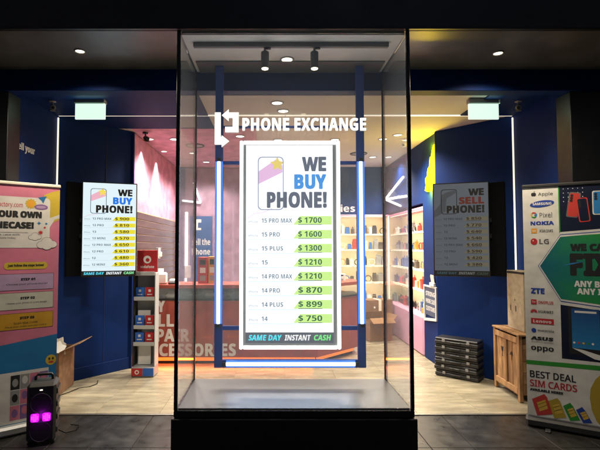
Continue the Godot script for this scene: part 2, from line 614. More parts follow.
func hanging_frame() -> void:
	var t := thing("sign_frame", "blue metal frame with blue-white light tubes hanging inside the glass case", "sign frame", Vector3(0, 3.105, -3.82))
	for x in [-0.606, 0.598]:
		part(t, "post", B(0.068, 2.567, 0.03, 0.003), M["frame blue"], Vector3(x, -1.2835, 0))
		var l := part(t, "light_tube", B(0.030, 1.37, 0.016, 0.006), M["led cool"], Vector3(x, -1.516, 0.0235))
		part(l, "painted_glow", B(0.064, 1.37, 0.010, 0.003), M["painted blue glow"], Vector3(0, 0, -0.0035))  # glowing strip paints the blue tube light onto the post
		part(l, "end_cap", B(0.034, 0.03, 0.018, 0.003), M["black plastic"], Vector3(0, 0.701, 0))
		part(l, "end_cap", B(0.034, 0.03, 0.018, 0.003), M["black plastic"], Vector3(0, -0.701, 0))
		area(t, Vector3(x, -1.516, 0.034), Vector3(0, 0, 1), Vector2(0.03, 1.36), Color(0.6, 0.8, 1.0), 0.12)
	part(t, "crossbar", B(1.134, 0.03, 0.022, 0.003), M["frame blue"], Vector3(-0.004, -0.84, -0.002))
	part(t, "crossbar", B(1.134, 0.036, 0.022, 0.003), M["frame blue"], Vector3(-0.004, -2.238, -0.002))
	part(t, "crossbar", B(1.134, 0.068, 0.03, 0.003), M["frame blue"], Vector3(-0.004, -2.533, 0))
	var b := part(t, "light_tube", B(1.08, 0.032, 0.016, 0.006), M["led cool"], Vector3(0.0, -2.533, 0.0235))
	part(b, "painted_glow", B(1.08, 0.058, 0.010, 0.003), M["painted blue glow"], Vector3(0, 0, -0.0035))  # same painted blue light along the bottom bar
	part(b, "end_cap", B(0.03, 0.034, 0.018, 0.003), M["black plastic"], Vector3(-0.556, 0, 0))
	part(b, "end_cap", B(0.03, 0.034, 0.018, 0.003), M["black plastic"], Vector3(0.556, 0, 0))
	area(t, Vector3(0, -2.533, 0.034), Vector3(0, 0, 1), Vector2(1.06, 0.03), Color(0.6, 0.8, 1.0), 0.10)

# the price list shown on a screen of width w and height h; local origin at the screen's middle
func price_list(screen: Node, w: float, h: float, verb: String, models: Array, prices: Array, c: Dictionary) -> void:
	var X := func(f: float) -> float: return (f - 0.5) * w
	var Y := func(f: float) -> float: return (0.5 - f) * h
	var z := 0.0015
	# phone with a sticker
	var ow := 0.012 * w
	var outer := rounded(X.call(0.135), Y.call(0.333), X.call(0.435), Y.call(0.06), 0.05 * w)
	var inner := rounded(X.call(0.135) + ow, Y.call(0.333) + ow, X.call(0.435) - ow, Y.call(0.06) - ow, 0.042 * w)
	part(screen, "phone_outline", ring_mesh(outer, inner, 0.0008), c.outline, Vector3(0, 0, z + 0.003))
	if c.has("hand"):
		shape(screen, "hand_picture", pts([X.call(0.0), Y.call(0.37), X.call(0.0), Y.call(0.30), X.call(0.12), Y.call(0.22), X.call(0.14), Y.call(0.12), X.call(0.26), Y.call(0.09), X.call(0.40), Y.call(0.07), X.call(0.42), Y.call(0.10), X.call(0.24), Y.call(0.16), X.call(0.22), Y.call(0.30), X.call(0.12), Y.call(0.335)]), z + 0.001, c.hand)
	else:
		shape(screen, "phone_sticker", pts([X.call(0.145), Y.call(0.135), X.call(0.34), Y.call(0.075), X.call(0.42), Y.call(0.105), X.call(0.42), Y.call(0.14), X.call(0.145), Y.call(0.2)]), z + 0.001, c.pink)
		shape(screen, "star_sticker", star(X.call(0.345 if w < 0.72 and h > 1.4 else 0.36), Y.call(0.098), 0.085 * w), z + 0.002, c.star)
		line(screen, "hand_outline", [Vector2(X.call(0.02), Y.call(0.375)), Vector2(X.call(0.1), Y.call(0.35)), Vector2(X.call(0.2), Y.call(0.345)), Vector2(X.call(0.3), Y.call(0.325))], 0.006 * w, z + 0.001, c.pink)
	txt(screen, "headline_text", "WE", X.call(0.645), Y.call(0.135), X.call(0.925), Y.call(0.06), z + 0.004, c.ink, "bold", 0.0, 0.035)
	txt(screen, "headline_text", verb, X.call(0.555 if verb == "BUY" else 0.47), Y.call(0.226), X.call(0.925), Y.call(0.150), z + 0.004, c.verb, "bold", 0.0, 0.035)
	txt(screen, "headline_text", "PHONE!", X.call(0.24), Y.call(0.322), X.call(0.93), Y.call(0.240), z + 0.004, c.ink, "bold", 0.0, 0.035)
	for i in 8:
		var y := 0.385 + 0.0705 * i
		shape(screen, "price_tag", pts([X.call(0.545), Y.call(y + 0.022), X.call(0.62), Y.call(y - 0.022), X.call(0.985), Y.call(y - 0.022), X.call(0.985), Y.call(y + 0.022)]), z + 0.001, c.tag)
		txt(screen, "price_text", prices[i], X.call(0.64 if prices[i].length() < 5 else 0.60), Y.call(y + 0.015), X.call(0.87), Y.call(y - 0.017), z + 0.003, c.price, "bold")
		card(screen, "price_rule", X.call(0.60), Y.call(y + 0.0225), X.call(0.87), Y.call(y + 0.0195), z + 0.002, c.price)
		txt(screen, "model_text", "iPhone", X.call(0.03), Y.call(y + 0.013), X.call(0.14), Y.call(y + 0.001), z + 0.003, c.small, "regular")
		var ln: float = 0.035 * models[i].length()
		txt(screen, "model_text", models[i], X.call(0.18), Y.call(y + 0.012), X.call(0.18 + ln), Y.call(y - 0.010), z + 0.003, c.small, "bold")
		card(screen, "row_rule", X.call(0.03), Y.call(y + 0.0275), X.call(0.78), Y.call(y + 0.026), z, c.rule)
	card(screen, "footer_band", X.call(0.0), Y.call(1.0), X.call(1.0), Y.call(0.948), z, c.footer)
	txt(screen, "footer_text", "SAME DAY", X.call(0.04), Y.call(0.988), X.call(0.41), Y.call(0.960), z + 0.002, c.foot_a, "bold", 0.0, 0.02, 0.15)
	txt(screen, "footer_text", "INSTANT", X.call(0.45), Y.call(0.988), X.call(0.74), Y.call(0.960), z + 0.002, c.foot_b, "bold", 0.0, 0.02, 0.15)
	txt(screen, "footer_text", "CASH", X.call(0.78), Y.call(0.988), X.call(0.97), Y.call(0.960), z + 0.002, c.foot_c, "bold", 0.0, 0.02, 0.15)

func price_panel() -> void:
	# bright panel in the middle of the hanging frame
	var t := thing("price_display", "bright white price list screen with glowing border in the blue frame", "display screen", Vector3(-0.006, 1.572, -3.805))
	part(t, "housing", B(0.83, 1.72, 0.05, 0.006), M["grey metal"], Vector3(0, 0, 0.025))
	for s in [-1, 1]:
		part(t, "light_border", B(0.028, 1.735, 0.03, 0.008), M["led white"], Vector3(s * 0.406, 0, 0.052))
		part(t, "light_border", B(0.783, 0.028, 0.03, 0.008), M["led white"], Vector3(0, s * 0.853, 0.052))
	var sw := 0.726
	var sh := 1.645
	var face := pixels("screen white", 0.93, 0.97, 1.0, 1.6)
	var scr := part(t, "screen", B(sw, sh, 0.006, 0.001), face, Vector3(-0.004, 0.008, 0.053))
	var c := {  # dark inks lifted to grey, the wash of bloom put into their colour
		"outline": pixels("panel outline", 0.42, 0.45, 0.62, 1.0), "pink": pixels("panel pink", 1.0, 0.62, 0.95, 1.0), "star": pixels("panel star", 1.0, 0.78, 0.20, 1.0),
		"ink": pixels("panel ink", 0.13, 0.15, 0.21, 1.0), "verb": pixels("panel verb", 0.06, 0.36, 0.92, 1.0), "tag": pixels("panel tag", 0.68, 1.0, 0.30, 1.15),
		"price": pixels("panel price", 0.02, 0.14, 0.06, 1.0), "small": pixels("panel small", 0.16, 0.24, 0.34, 1.0), "rule": pixels("panel rule", 0.45, 0.8, 0.95, 1.0),
		"footer": pixels("panel footer", 0.13, 0.14, 0.17, 1.0), "foot_a": pixels("panel cyan", 0.1, 0.85, 1.0, 1.2), "foot_b": pixels("panel white", 1.0, 1.0, 1.0, 1.2), "foot_c": pixels("panel green", 0.25, 0.95, 0.3, 1.1)}
	for n in ["15 PRO MAX"]:
		price_list(scr, sw, sh, "BUY", [n, "15 PRO", "15 PLUS", "15", "14 PRO MAX", "14 PRO", "14 PLUS", "14"], ["$ 1700", "$ 1600", "$ 1300", "$ 1210", "$ 1210", "$ 870", "$ 899", "$ 750"], c)
	for k in scr.get_children():
		k.position.z += 0.003
	area(t, Vector3(0, 0, 0.075), Vector3(0, 0, 1), Vector2(0.74, 1.66), Color(0.93, 0.97, 1.0), 0.55)

func lit_sign() -> void:
	var t := thing("lit_sign", "glowing white shop sign lettering with two-arrow logo across the blue frame", "sign", Vector3(0, 2.58, -3.805))
	var m: Material = glow("sign letters", 1.0, 0.97, 0.88, 1.8)
	var k := 3.77 / 450.0
	var p := func(a: Array) -> PackedVector2Array:
		var o := PackedVector2Array()
		for i in range(0, a.size(), 2):
			o.append(Vector2(-0.639 + (a[i] - 215.0) * k, 0.105 - (a[i + 1] - 112.7) * k))
		return o
	var body: Material = M["white plastic"]
	for q in [[215, 112.7, 221, 112.7, 221, 137.5, 222, 137.5, 222, 136, 229.5, 142, 222, 148, 222, 145.5, 215, 145.5], [222, 115.6, 229, 109.5, 229, 112.7, 239, 112.7, 239, 133, 225.5, 133, 225.5, 127.3, 233, 127.3, 233, 118.4, 229, 118.4, 229, 121.7]]:
		var a := part(t, "logo_arrow", prism(p.call(q), 0.03), body, Vector3(0, 0, 0.012))
		part(a, "lit_face", prism(p.call(q), 0.0), m, Vector3(0, 0, 0.0312))
	var x := -0.406
	for wd in [["PHONE", 0.395], ["EXCHANGE", 0.605]]:
		var a := txt(t, "sign_lettering", wd[0], x, -0.050, x + wd[1], 0.058, 0.012, body, "bold spaced", 0.03, 0.0)
		txt(a, "lit_face", wd[0], x, -0.050, x + wd[1], 0.058, 0.0162, m, "bold spaced", 0.0, 0.02)
		x += wd[1] + 0.046
	part(t, "rail", B(1.26, 0.02, 0.014, 0.003), M["frame blue"], Vector3(0, -0.01, 0.004))
	area(t, Vector3(0.05, 0.0, 0.05), Vector3(0, 0, 1), Vector2(1.2, 0.12), Color(1.0, 0.96, 0.86), 0.08)

# ---------------------------------------------------------------- entrance: lamps, exit signs, cameras, light strips
func entrance() -> void:
	downlight(Vector3(-1.716, 3.14, -3.59), "small warm lamp in the dark soffit left of the glass case", 0.034, "lamp warm", 4.4, 74.0)
	downlight(Vector3(1.70, 3.14, -3.628), "small warm lamp in the dark soffit right of the glass case", 0.034, "lamp warm", 4.4, 74.0)
	var sg := glow("exit sign face", 0.74, 0.98, 0.82, 1.0)
	for e in [[-2.0, "left"], [1.995, "right"]]:
		var t := thing("exit_sign", "pale green lit exit sign box hanging above the %s wall screen" % e[1], "exit sign", Vector3(e[0], 3.05, -4.52))
		part(t, "body", B(0.315, 0.05, 0.07, 0.006), M["grey plastic"], Vector3(0, -0.025, 0))
		part(t, "lit_sign_face", B(0.306, 0.158, 0.018, 0.003), sg, Vector3(0, -0.129, 0.0))
		part(t, "clip", B(0.012, 0.05, 0.03, 0.002), M["white plastic"], Vector3(0.1515, -0.03, 0.03))
		area(t, Vector3(0, -0.129, 0.014), Vector3(0, 0, 1), Vector2(0.30, 0.15), Color(0.75, 1.0, 0.85), 0.03)
	# thin light line round the mouth of the entrance
	var f := thing("light_line", "thin white light strip framing the blue entrance on both sides and ceiling", "light strip", Vector3(0, 0, -5.07))
	for s in [-1.0, 1.0]:
		part(f, "led_strip", B(0.016, 2.96, 0.016, 0.004), M["led warm strip"], Vector3(2.588 * s, 1.54, 0.0))
		part(f, "led_strip", B(2.585, 0.014, 0.016, 0.004), M["led warm strip"], Vector3(1.2945 * s, 3.043, 0.0))
	for e in [[-2.40, "left", 1.0], [2.37, "right", -1.0]]:
		security_camera(Vector3(e[0], 3.05, -4.55), "small grey security camera in the %s corner of the blue entrance" % e[1], M["grey plastic"], e[2] * 0.5)
	security_camera(Vector3(-1.80, 3.035, -5.80), "dark security camera under the pink ceiling beside the blue wall", M["satin black"], 0.7)
	# lettering on the left side wall
	var w := thing("wall_lettering", "white words on the navy side wall above the pink banner", "lettering", Vector3(-2.598, 2.50, -4.22), PI / 2)
	txt(w, "lettering", "sell your", 0.035, -0.03, 0.37, 0.065, 0.001, M["white print"], "bold", 0.004)
	txt(w, "lettering", "Phone", 0.04, -0.44, 0.25, -0.35, 0.001, M["white print"], "bold", 0.004)

func security_camera(at: Vector3, label: String, m: Material, yaw: float) -> void:
	var t := thing("security_camera", label, "security camera", at, yaw)
	t.scale = Vector3.ONE * 0.72
	part(t, "mount", lathe([[0.0, -0.03], [0.045, -0.026], [0.05, -0.012], [0.05, 0.0], [0.0, 0.0]], 18), m)
	part(t, "arm", tube([Vector3(0, -0.02, 0), Vector3(0, -0.06, 0.01), Vector3(0, -0.09, 0.02)], 0.012), m)
	var b := part(t, "camera_body", lathe([[0.0, -0.07], [0.034, -0.066], [0.038, -0.05], [0.038, 0.05], [0.03, 0.06], [0.0, 0.062]], 18), m, Vector3(0, -0.115, 0.045), Vector3(-1.2, 0, 0))
	part(b, "lens", lathe([[0.0, -0.076], [0.022, -0.074], [0.024, -0.068], [0.0, -0.068]], 16), M["black plastic"])
	part(b, "hood", B(0.075, 0.13, 0.012, 0.004), m, Vector3(0, -0.015, -0.042))

func wall_display_pair() -> void:
	for s in [-1.0, 1.0]:
		var left: bool = s < 0
		var yaw: float = deg_to_rad(20.0) * -s
		var label := "lit portrait wall screen listing phone buying prices on yellow tags" if left else "dim portrait wall screen listing phone selling prices on grey tags"
		var t := thing("wall_display", label, "display screen", Vector3(2.012 * s, 1.748, -5.15), yaw)
		var w := 0.60
		var h := 1.08
		part(t, "bezel", B(w, h, 0.045, 0.006), M["black plastic"], Vector3(0, 0, -0.0235))
		part(t, "housing", B(w * 0.8, h * 0.75, 0.05, 0.01), M["satin black"], Vector3(0, 0, -0.0715))
		# board on the slanting wall that carries the arms
		var wallturn: float = atan2(0.74, 0.63) * -s - yaw
		var away := Vector3(0.17 * s, 0, -0.16)
		part(t, "mount_board", B(0.66, 1.06, 0.03, 0.004), M["mount black"], away, Vector3(0, wallturn, 0))
		for y in [0.10, -0.08]:
			part(t, "mount_arm", B(0.40, 0.05, 0.03, 0.004), M["black plastic"], Vector3(0.14 * s, y, -0.11), Vector3(0, wallturn * 0.8, 0))
		var pre := "buying" if left else "selling"
		var scr := part(t, "screen", B(0.575, 1.055, 0.003), pixels(pre + " screen", 0.80 if left else 0.78, 0.95 if left else 0.88, 1.0, 0.95 if left else 0.105), Vector3(0, 0, 0.0005))
		var c := {}
		if left:
			c = {"outline": pixels("buy outline", 0.25, 0.3, 0.45, 0.6), "pink": pixels("buy pink", 0.95, 0.50, 0.62, 0.9), "star": pixels("buy star", 1.0, 0.80, 0.10, 0.9),
				"ink": M["black print"], "verb": pixels("buy verb", 0.01, 0.20, 0.86, 0.9), "tag": pixels("buy tag", 0.95, 0.82, 0.03, 0.9), "price": M["black print"], "small": pixels("buy small", 0.10, 0.14, 0.2, 0.8),
				"rule": pixels("buy rule", 0.5, 0.7, 0.85, 0.8), "footer": M["black print"], "foot_a": pixels("buy cyan", 0.1, 0.75, 0.95, 0.9), "foot_b": pixels("buy white", 0.9, 0.95, 1.0, 0.9), "foot_c": pixels("buy green", 0.3, 0.9, 0.4, 0.9)}
			price_list(scr, 0.575, 1.055, "BUY", ["13 PRO MAX", "13 PRO", "13", "13 MINI", "12 PRO MAX", "12 PRO", "12", "12 MINI"], ["$ 900", "$ 810", "$ 580", "$ 570", "$ 650", "$ 610", "$ 480", "$ 360"], c)
			area(t, Vector3(0, 0, 0.015), Vector3(0, 0, 1), Vector2(0.56, 1.0), Color(0.85, 0.95, 1.0), 0.12)
		else:
			c = {"outline": M["black print"], "pink": M["black print"], "star": M["black print"], "hand": pixels("sell hand", 0.05, 0.055, 0.06, 1.0),
				"ink": M["black print"], "verb": pixels("sell verb", 0.10, 0.014, 0.007, 1.0), "tag": pixels("sell tag", 0.115, 0.10, 0.065, 1.0), "price": M["black print"], "small": pixels("sell small", 0.02, 0.025, 0.035, 1.0),
				"rule": pixels("sell rule", 0.06, 0.07, 0.09, 1.0), "footer": M["black print"], "foot_a": pixels("sell foot cyan", 0.03, 0.06, 0.07, 1.0), "foot_b": pixels("sell foot white", 0.12, 0.12, 0.12, 1.0), "foot_c": pixels("sell foot green", 0.03, 0.045, 0.03, 1.0)}
			price_list(scr, 0.575, 1.055, "SELL", ["13 PRO MAX", "13 PRO", "13", "13 MINI", "12 PRO MAX", "12 PRO", "12", "12 MINI"], ["$ 850", "$ 770", "$ 640", "$ 540", "$ 660", "$ 590", "$ 420", "$ 380"], c)
			part(t, "wall_socket", B(0.05, 0.04, 0.02, 0.004), M["white plastic"], Vector3(0.385, 0.42, -0.20), Vector3(0, wallturn, 0))
		for q in scr.get_children():
			q.position.z += 0.0012

# ---------------------------------------------------------------- roll-up banners
func rollup(t: Node3D, x0: float, x1: float, sheet: Material, metal: Material, top: Material) -> MeshInstance3D:
	var w := x1 - x0
	var mid := (x0 + x1) / 2
	part(t, "base", B(w + 0.03, 0.075, 0.16, 0.018), metal, Vector3(mid, 0.0415, -0.02))
	for x in [x0 + 0.15, x1 - 0.15]:
		part(t, "foot", B(0.04, 0.012, 0.30, 0.004), metal, Vector3(x, 0.006, -0.02))
	part(t, "support_pole", tube([Vector3(mid, 0.07, -0.03), Vector3(mid, 2.07, -0.02)], 0.010), metal)
	part(t, "top_rail", B(w + 0.01, 0.028, 0.022, 0.006), top, Vector3(mid, 2.085, -0.004))
	var st := begin()
	# the hanging sheet, with a faint wave
	var n := 24
	for i in n:
		var a := float(i) / n
		var b := float(i + 1) / n
		var za := 0.0035 * sin(a * 9.0 + x0 * 7.0)
		var zb := 0.0035 * sin(b * 9.0 + x0 * 7.0)
		quad(st, Vector3(x0 + w * a, 0.07, za - 0.0095), Vector3(x0 + w * b, 0.07, zb - 0.0095), Vector3(x0 + w * b, 2.075, zb - 0.0095), Vector3(x0 + w * a, 2.075, za - 0.0095), Vector3(0, 0, 1))
	part(t, "sheet_backing", st.commit(), M["white print"])
	return card(t, "print_sheet", x0, 0.075, x1, 2.074, -0.004, sheet)

func banner_pink() -> void:
	var t := thing("rollup_banner", "pink and blue pull-up banner about phone cases with step boxes", "banner", Vector3(-2.027, 0.0, -4.008), deg_to_rad(37.9))
	var tex := noise_tex(40, 0.02, 0.86, 1.0)
	for c in [["banner pink", 0.64, 0.19, 0.29], ["banner blue", 0.015, 0.17, 0.40], ["banner yellow", 0.60, 0.44, 0.04], ["banner lilac", 0.46, 0.32, 0.50], ["banner grey", 0.56, 0.55, 0.47], ["banner mustard", 0.58, 0.31, 0.02], ["banner card", 0.72, 0.69, 0.65]]:
		grain(mat(c[0], c[1], c[2], c[3], 0.5), tex, Vector3(1.3, 1.3, 1.3))
	mat("sun orange", 0.68, 0.30, 0.02, 0.6)
	mat("dusk purple", 0.20, 0.10, 0.28, 0.6)
	var x0 := -0.86
	var x1 := -0.022
	var sh := rollup(t, x0, x1, M["banner pink"], M["grey metal"], M["cream print"])
	var ox := -(x0 + x1) / 2
	# everything printed is laid out from the banner's right lower corner
	var c := func(n: String, a: float, b: float, cc: float, d: float, z: float, m: Material) -> void: card(sh, n, a + ox, b - 1.0745, cc + ox, d - 1.0745, z * 0.4 + 0.0006, m, 0.0001)
	var p := func(n: String, poly: PackedVector2Array, z: float, m: Material) -> void:
		var q := PackedVector2Array()
		for v in poly:
			q.append(v + Vector2(ox, -1.0745))
		shape(sh, n, q, z * 0.4 + 0.0006, m, 0.00005)
	var w := func(n: String, s: String, a: float, b: float, cc: float, d: float, z: float, m: Material, kind := "bold", heavy := 0.0) -> void: txt(sh, n, s, a + ox, b - 1.0745, cc + ox, d - 1.0745, z * 0.4 + 0.0007, m, kind, 0.0, heavy)
	p.call("blue_area", pts([x0, 0.076, x1, 0.076, x1, 0.785, -0.2, 0.765, -0.455, 0.736, x0, 0.70]), 0.001, M["banner blue"])
	p.call("yellow_area", pts([-0.16, 1.95, -0.15, 2.0, -0.09, 2.03, x1, 2.05, x1, 1.79, -0.05, 1.775, -0.10, 1.745]), 0.001, M["banner yellow"])
	p.call("cream_area", pts([-0.11, 1.70, -0.10, 1.80, x1, 1.835, x1, 1.80, -0.06, 1.79]), 0.002, M["banner card"])
	p.call("title_card", rounded(-0.84, 1.54, -0.10, 1.972, 0.03), 0.003, M["banner card"])
	p.call("blue_corner", pts([-0.20, 1.975, -0.13, 1.99, -0.145, 1.955, -0.155, 1.925, -0.17, 1.95]), 0.005, M["banner blue"])
	w.call("title_text", "Factory.com", -0.505, 1.872, -0.313, 1.922, 0.005, M["red print"], "regular")
	w.call("title_text", "YOUR OWN", -0.535, 1.795, -0.165, 1.853, 0.005, M["black print"], "bold", 0.06)
	w.call("title_text", "PHONECASE!", -0.66, 1.702, -0.225, 1.760, 0.005, M["black print"], "bold", 0.06)
	c.call("title_rule", -0.80, 1.668, -0.27, 1.670, 0.005, M["black print"])
	w.call("small_text", "phone case with", -0.55, 1.640, -0.33, 1.658, 0.005, M["black print"], "regular")
	w.call("small_text", "your photo today", -0.55, 1.612, -0.36, 1.632, 0.005, M["black print"], "regular")
	p.call("sun_picture", star(-0.252, 1.918, 0.046, 0.78, 12), 0.005, M["banner yellow"])
	p.call("sun_picture", oval(-0.252, 1.918, 0.028, 0.030), 0.006, M["sun orange"])
	p.call("oval_sticker", oval(-0.172, 1.893, 0.054, 0.024), 0.0055, M["dusk purple"])
	p.call("oval_sticker", oval(-0.172, 1.893, 0.040, 0.012), 0.0065, M["banner lilac"])
	for s in [[-0.186, 1.752, 0.017, "banner blue"], [-0.172, 1.672, 0.022, "red print"], [-0.140, 1.716, 0.012, "red print"], [-0.128, 1.750, 0.012, "banner blue"]]:
		p.call("star_sticker", star(s[0], s[1], s[2], 0.5, 4 if s[3] == "banner blue" else 8), 0.005, M[s[3]])
	for k in [[-0.215, 1.630, 0.8], [-0.120, 1.566, 1.25]]:
		for e in [[0.0, M["black print"], 0.005], [0.0022, M["banner card"], 0.006]]:
			var z: float = e[2]
			for b in [[-0.035, 0.0, 0.030], [0.0, 0.022, 0.036], [0.036, 0.004, 0.030], [0.0, -0.006, 0.034]]:
				p.call("cloud_picture", oval(k[0] + b[0] * k[2], k[1] + b[1] * k[2], b[2] * k[2] - e[0], b[2] * k[2] * 0.86 - e[0], 20), z, e[1])
				z += 0.0002
	p.call("pill_label", rounded(-0.442, 1.358, -0.112, 1.418, 0.028), 0.003, M["banner yellow"])
	w.call("pill_text", "Just follow the steps below!", -0.415, 1.375, -0.14, 1.403, 0.005, M["black print"], "bold", 0.03)
	var steps := [[1.185, 1.318, "banner lilac", "STEP 01", ["Choose your phone model"]], [1.023, 1.160, "banner grey", "STEP 02", ["Choose your photo or print design"]], [0.857, 0.988, "banner mustard", "STEP 03", ["Scan the code", "Place your order and pay online"]]]
	for s in steps:
		c.call("step_box", -0.807, s[0] - 0.003, -0.058, s[1] + 0.003, 0.002, M["black print"])
		c.call("step_box", -0.804, s[0], -0.061, s[1], 0.003, M[s[2]])
		var hy: float = s[1] - (0.046 if s[4].size() == 1 else 0.040)
		w.call("step_text", s[3], -0.315, hy - 0.010, -0.205, hy + 0.012, 0.0045, M["black print"], "bold", 0.04)
		for i in s[4].size():
			w.call("step_text", s[4][i], -0.42 + 0.06 * (1 if s[4][i].length() < 20 else 0), hy - 0.050 - 0.030 * i, -0.11 - 0.07 * (1 if s[4][i].length() < 20 else 0), hy - 0.030 - 0.030 * i, 0.0045, M["black print"], "regular")
	p.call("face_sticker", oval(-0.068, 0.566, 0.043, 0.044), 0.003, M["banner yellow"])
	p.call("face_sticker", oval(-0.081, 0.577, 0.008, 0.011, 12), 0.005, M["black print"])
	p.call("face_sticker", oval(-0.053, 0.577, 0.008, 0.011, 12), 0.005, M["black print"])
	p.call("face_sticker", oval(-0.066, 0.548, 0.020, 0.008, 14), 0.005, M["red print"])
	c.call("photo_card", -0.78, 0.085, -0.085, 0.505, 0.002, M["banner card"])
	var tones := ["dusk purple", "banner pink", "black print", "dusk purple", "grey plastic", "banner card"]
	var fx := -0.372
	for col in 4:
		for row in 3:
			var a := fx + col * 0.072
			var b := 0.11 + row * 0.125
			c.call("photo_print", a, b, a + 0.068, b + 0.118, 0.0035, M[tones[(col * 2 + row * 3 + 1) % 5]])
			p.call("photo_print", oval(a + 0.034, b + 0.055 + 0.015 * (col % 2), 0.022, 0.034, 16), 0.0050, M[tones[(col + row * 2) % 6]])

func tinted(poly: Array, colors: Array) -> ArrayMesh:
	# a fan of print whose ink changes from point to point
	var st := begin()
	for i in range(1, poly.size() - 1):
		for k in [0, i + 1, i]:
			st.set_color(colors[k])
			st.set_normal(Vector3(0, 0, 1))
			st.add_vertex(Vector3(poly[k].x, poly[k].y, 0))
	return st.commit()

func banner_repair() -> void:
	var t := thing("rollup_banner", "green, white and navy pull-up banner about phone repair and SIM cards", "banner", Vector3(2.075, 0.0, -4.008), deg_to_rad(-31.3))
	var tex := noise_tex(41, 0.02, 0.86, 1.0)
	grain(mat("banner white", 0.76, 0.74, 0.68, 0.5), tex, Vector3(1.3, 1.3, 1.3))
	mat("banner navy", 0.006, 0.010, 0.030, 0.4)
	mat("banner green", 0.03, 0.26, 0.03, 0.5)
	mat("banner gold", 0.42, 0.30, 0.03, 0.5)
	mat("brand blue", 0.015, 0.05, 0.30, 0.5)
	mat("phone red", 0.52, 0.05, 0.04, 0.35)
	mat("tablet blue", 0.03, 0.20, 0.48, 0.4)
	mat("chip gold", 0.62, 0.40, 0.06, 0.4)
	mat("grey print", 0.12, 0.12, 0.12, 0.5)
	var ink := mat("banner gradient", 1, 1, 1, 0.5)
	ink.vertex_color_use_as_albedo = true
	var x0 := 0.008
	var x1 := 0.858
	var sh := rollup(t, x0, x1, M["banner white"], M["satin black"], M["satin black"])
	var ox := -(x0 + x1) / 2
	var o := Vector2(ox, -1.0745)
	var c := func(n: String, a: float, b: float, cc: float, d: float, z: float, m: Material) -> void: card(sh, n, a + ox, b - 1.0745, cc + ox, d - 1.0745, z * 0.4 + 0.0006, m, 0.0001)
	var p := func(n: String, poly: PackedVector2Array, z: float, m: Material) -> void:
		var q := PackedVector2Array()
		for v in poly:
			q.append(v + o)
		shape(sh, n, q, z * 0.4 + 0.0006, m, 0.00005)
	var w := func(n: String, s: String, a: float, b: float, cc: float, d: float, z: float, m: Material, kind := "bold", heavy := 0.0, slant := 0.0) -> void: txt(sh, n, s, a + ox, b - 1.0745, cc + ox, d - 1.0745, z * 0.4 + 0.0007, m, kind, 0.0, heavy, slant)
	# navy picture blocks
	c.call("navy_area", 0.285, 1.60, 0.856, 2.070, 0.001, M["banner navy"])
	c.call("navy_area", 0.272, 0.58, 0.856, 1.12, 0.0012, M["banner navy"])
	p.call("green_edge", pts([0.277, 2.07, 0.286, 2.07, 0.286, 1.64, 0.277, 1.64]), 0.002, M["banner green"])
	for i in 4:
		for j in 5:
			p.call("dot_print", oval(0.315 + j * 0.034, 2.045 - i * 0.036, 0.0035, 0.0035, 8), 0.002, M["white print"])
	# red phones
	for e in [[0.385, 1.905, 0.085, 0.215, -0.14, "phone red", "grey print"], [0.452, 1.860, 0.080, 0.205, 0.10, "banner navy", "phone red"], [0.565, 1.915, 0.10, 0.20, 0.0, "tablet blue", "banner white"]]:
		for k in 2:
			var q := PackedVector2Array()
			for v in rounded(-e[2] / 2 + k * 0.008, -e[3] / 2 + k * 0.008, e[2] / 2 - k * 0.008, e[3] / 2 - k * 0.008, 0.014):
				q.append(v.rotated(e[4]) + Vector2(e[0], e[1]))
			p.call("phone_picture", q, 0.002 + 0.001 * k + 0.0025 * (1 if e[0] > 0.4 else 0), M[e[5]] if k == 1 else M[e[6]])
		for k in 3:
			var v := Vector2(-e[2] * 0.25, e[3] * (0.36 - 0.1 * k)).rotated(e[4]) + Vector2(e[0], e[1])
			p.call("phone_picture", oval(v.x, v.y, 0.011, 0.011, 12), 0.0068, M["black print"])
	# arrow-shaped repair panel
	p.call("arrow_border", pts([0.285, 1.675, 0.100, 1.381, 0.275, 1.055, 0.856, 0.99, 0.856, 1.72]), 0.0022, M["banner white"])
	p.call("arrow_border", pts([0.284, 1.655, 0.114, 1.381, 0.276, 1.080, 0.856, 1.015, 0.856, 1.70]), 0.0032, M["brand blue"])
	p.call("arrow_border", pts([0.284, 1.648, 0.119, 1.381, 0.277, 1.088, 0.856, 1.022, 0.856, 1.692]), 0.0042, M["banner white"])
	var arrow := []
	var inks := []
	for v in [[0.129, 1.381], [0.277, 1.104], [0.45, 1.085], [0.856, 1.04], [0.856, 1.675], [0.45, 1.648], [0.284, 1.633]]:
		arrow.append(Vector2(v[0], v[1]) + o)
		var f := clampf((v[0] - 0.15) / 0.4, 0.0, 1.0)
		inks.append(Color(0.002 + 0.02 * f, 0.10 + 0.18 * f, 0.16 - 0.13 * f))
	part(sh, "arrow_panel", tinted(arrow, inks), ink, Vector3(0, 0, 0.0030))
	w.call("headline_text", "WE CAN", 0.352, 1.513, 0.640, 1.575, 0.0075, M["black print"], "bold", 0.06)
	w.call("headline_text", "FIX", 0.347, 1.305, 0.640, 1.494, 0.0075, M["black print"], "bold", 0.05)
	w.call("headline_text", "ANY BRAND", 0.373, 1.212, 0.715, 1.264, 0.0075, M["white print"], "bold", 0.03)
	w.call("headline_text", "ANY ISSUE", 0.391, 1.150, 0.700, 1.202, 0.0075, M["white print"], "bold", 0.03)
	p.call("streak_print", pts([0.285, 1.385, 0.36, 1.400, 0.45, 1.425, 0.36, 1.412]), 0.0088, M["tablet blue"])
	# tablet picture
	p.call("tablet_picture", rounded(0.325, 0.645, 0.555, 1.062, 0.02), 0.002, M["black print"])
	var ts := []
	var tc := []
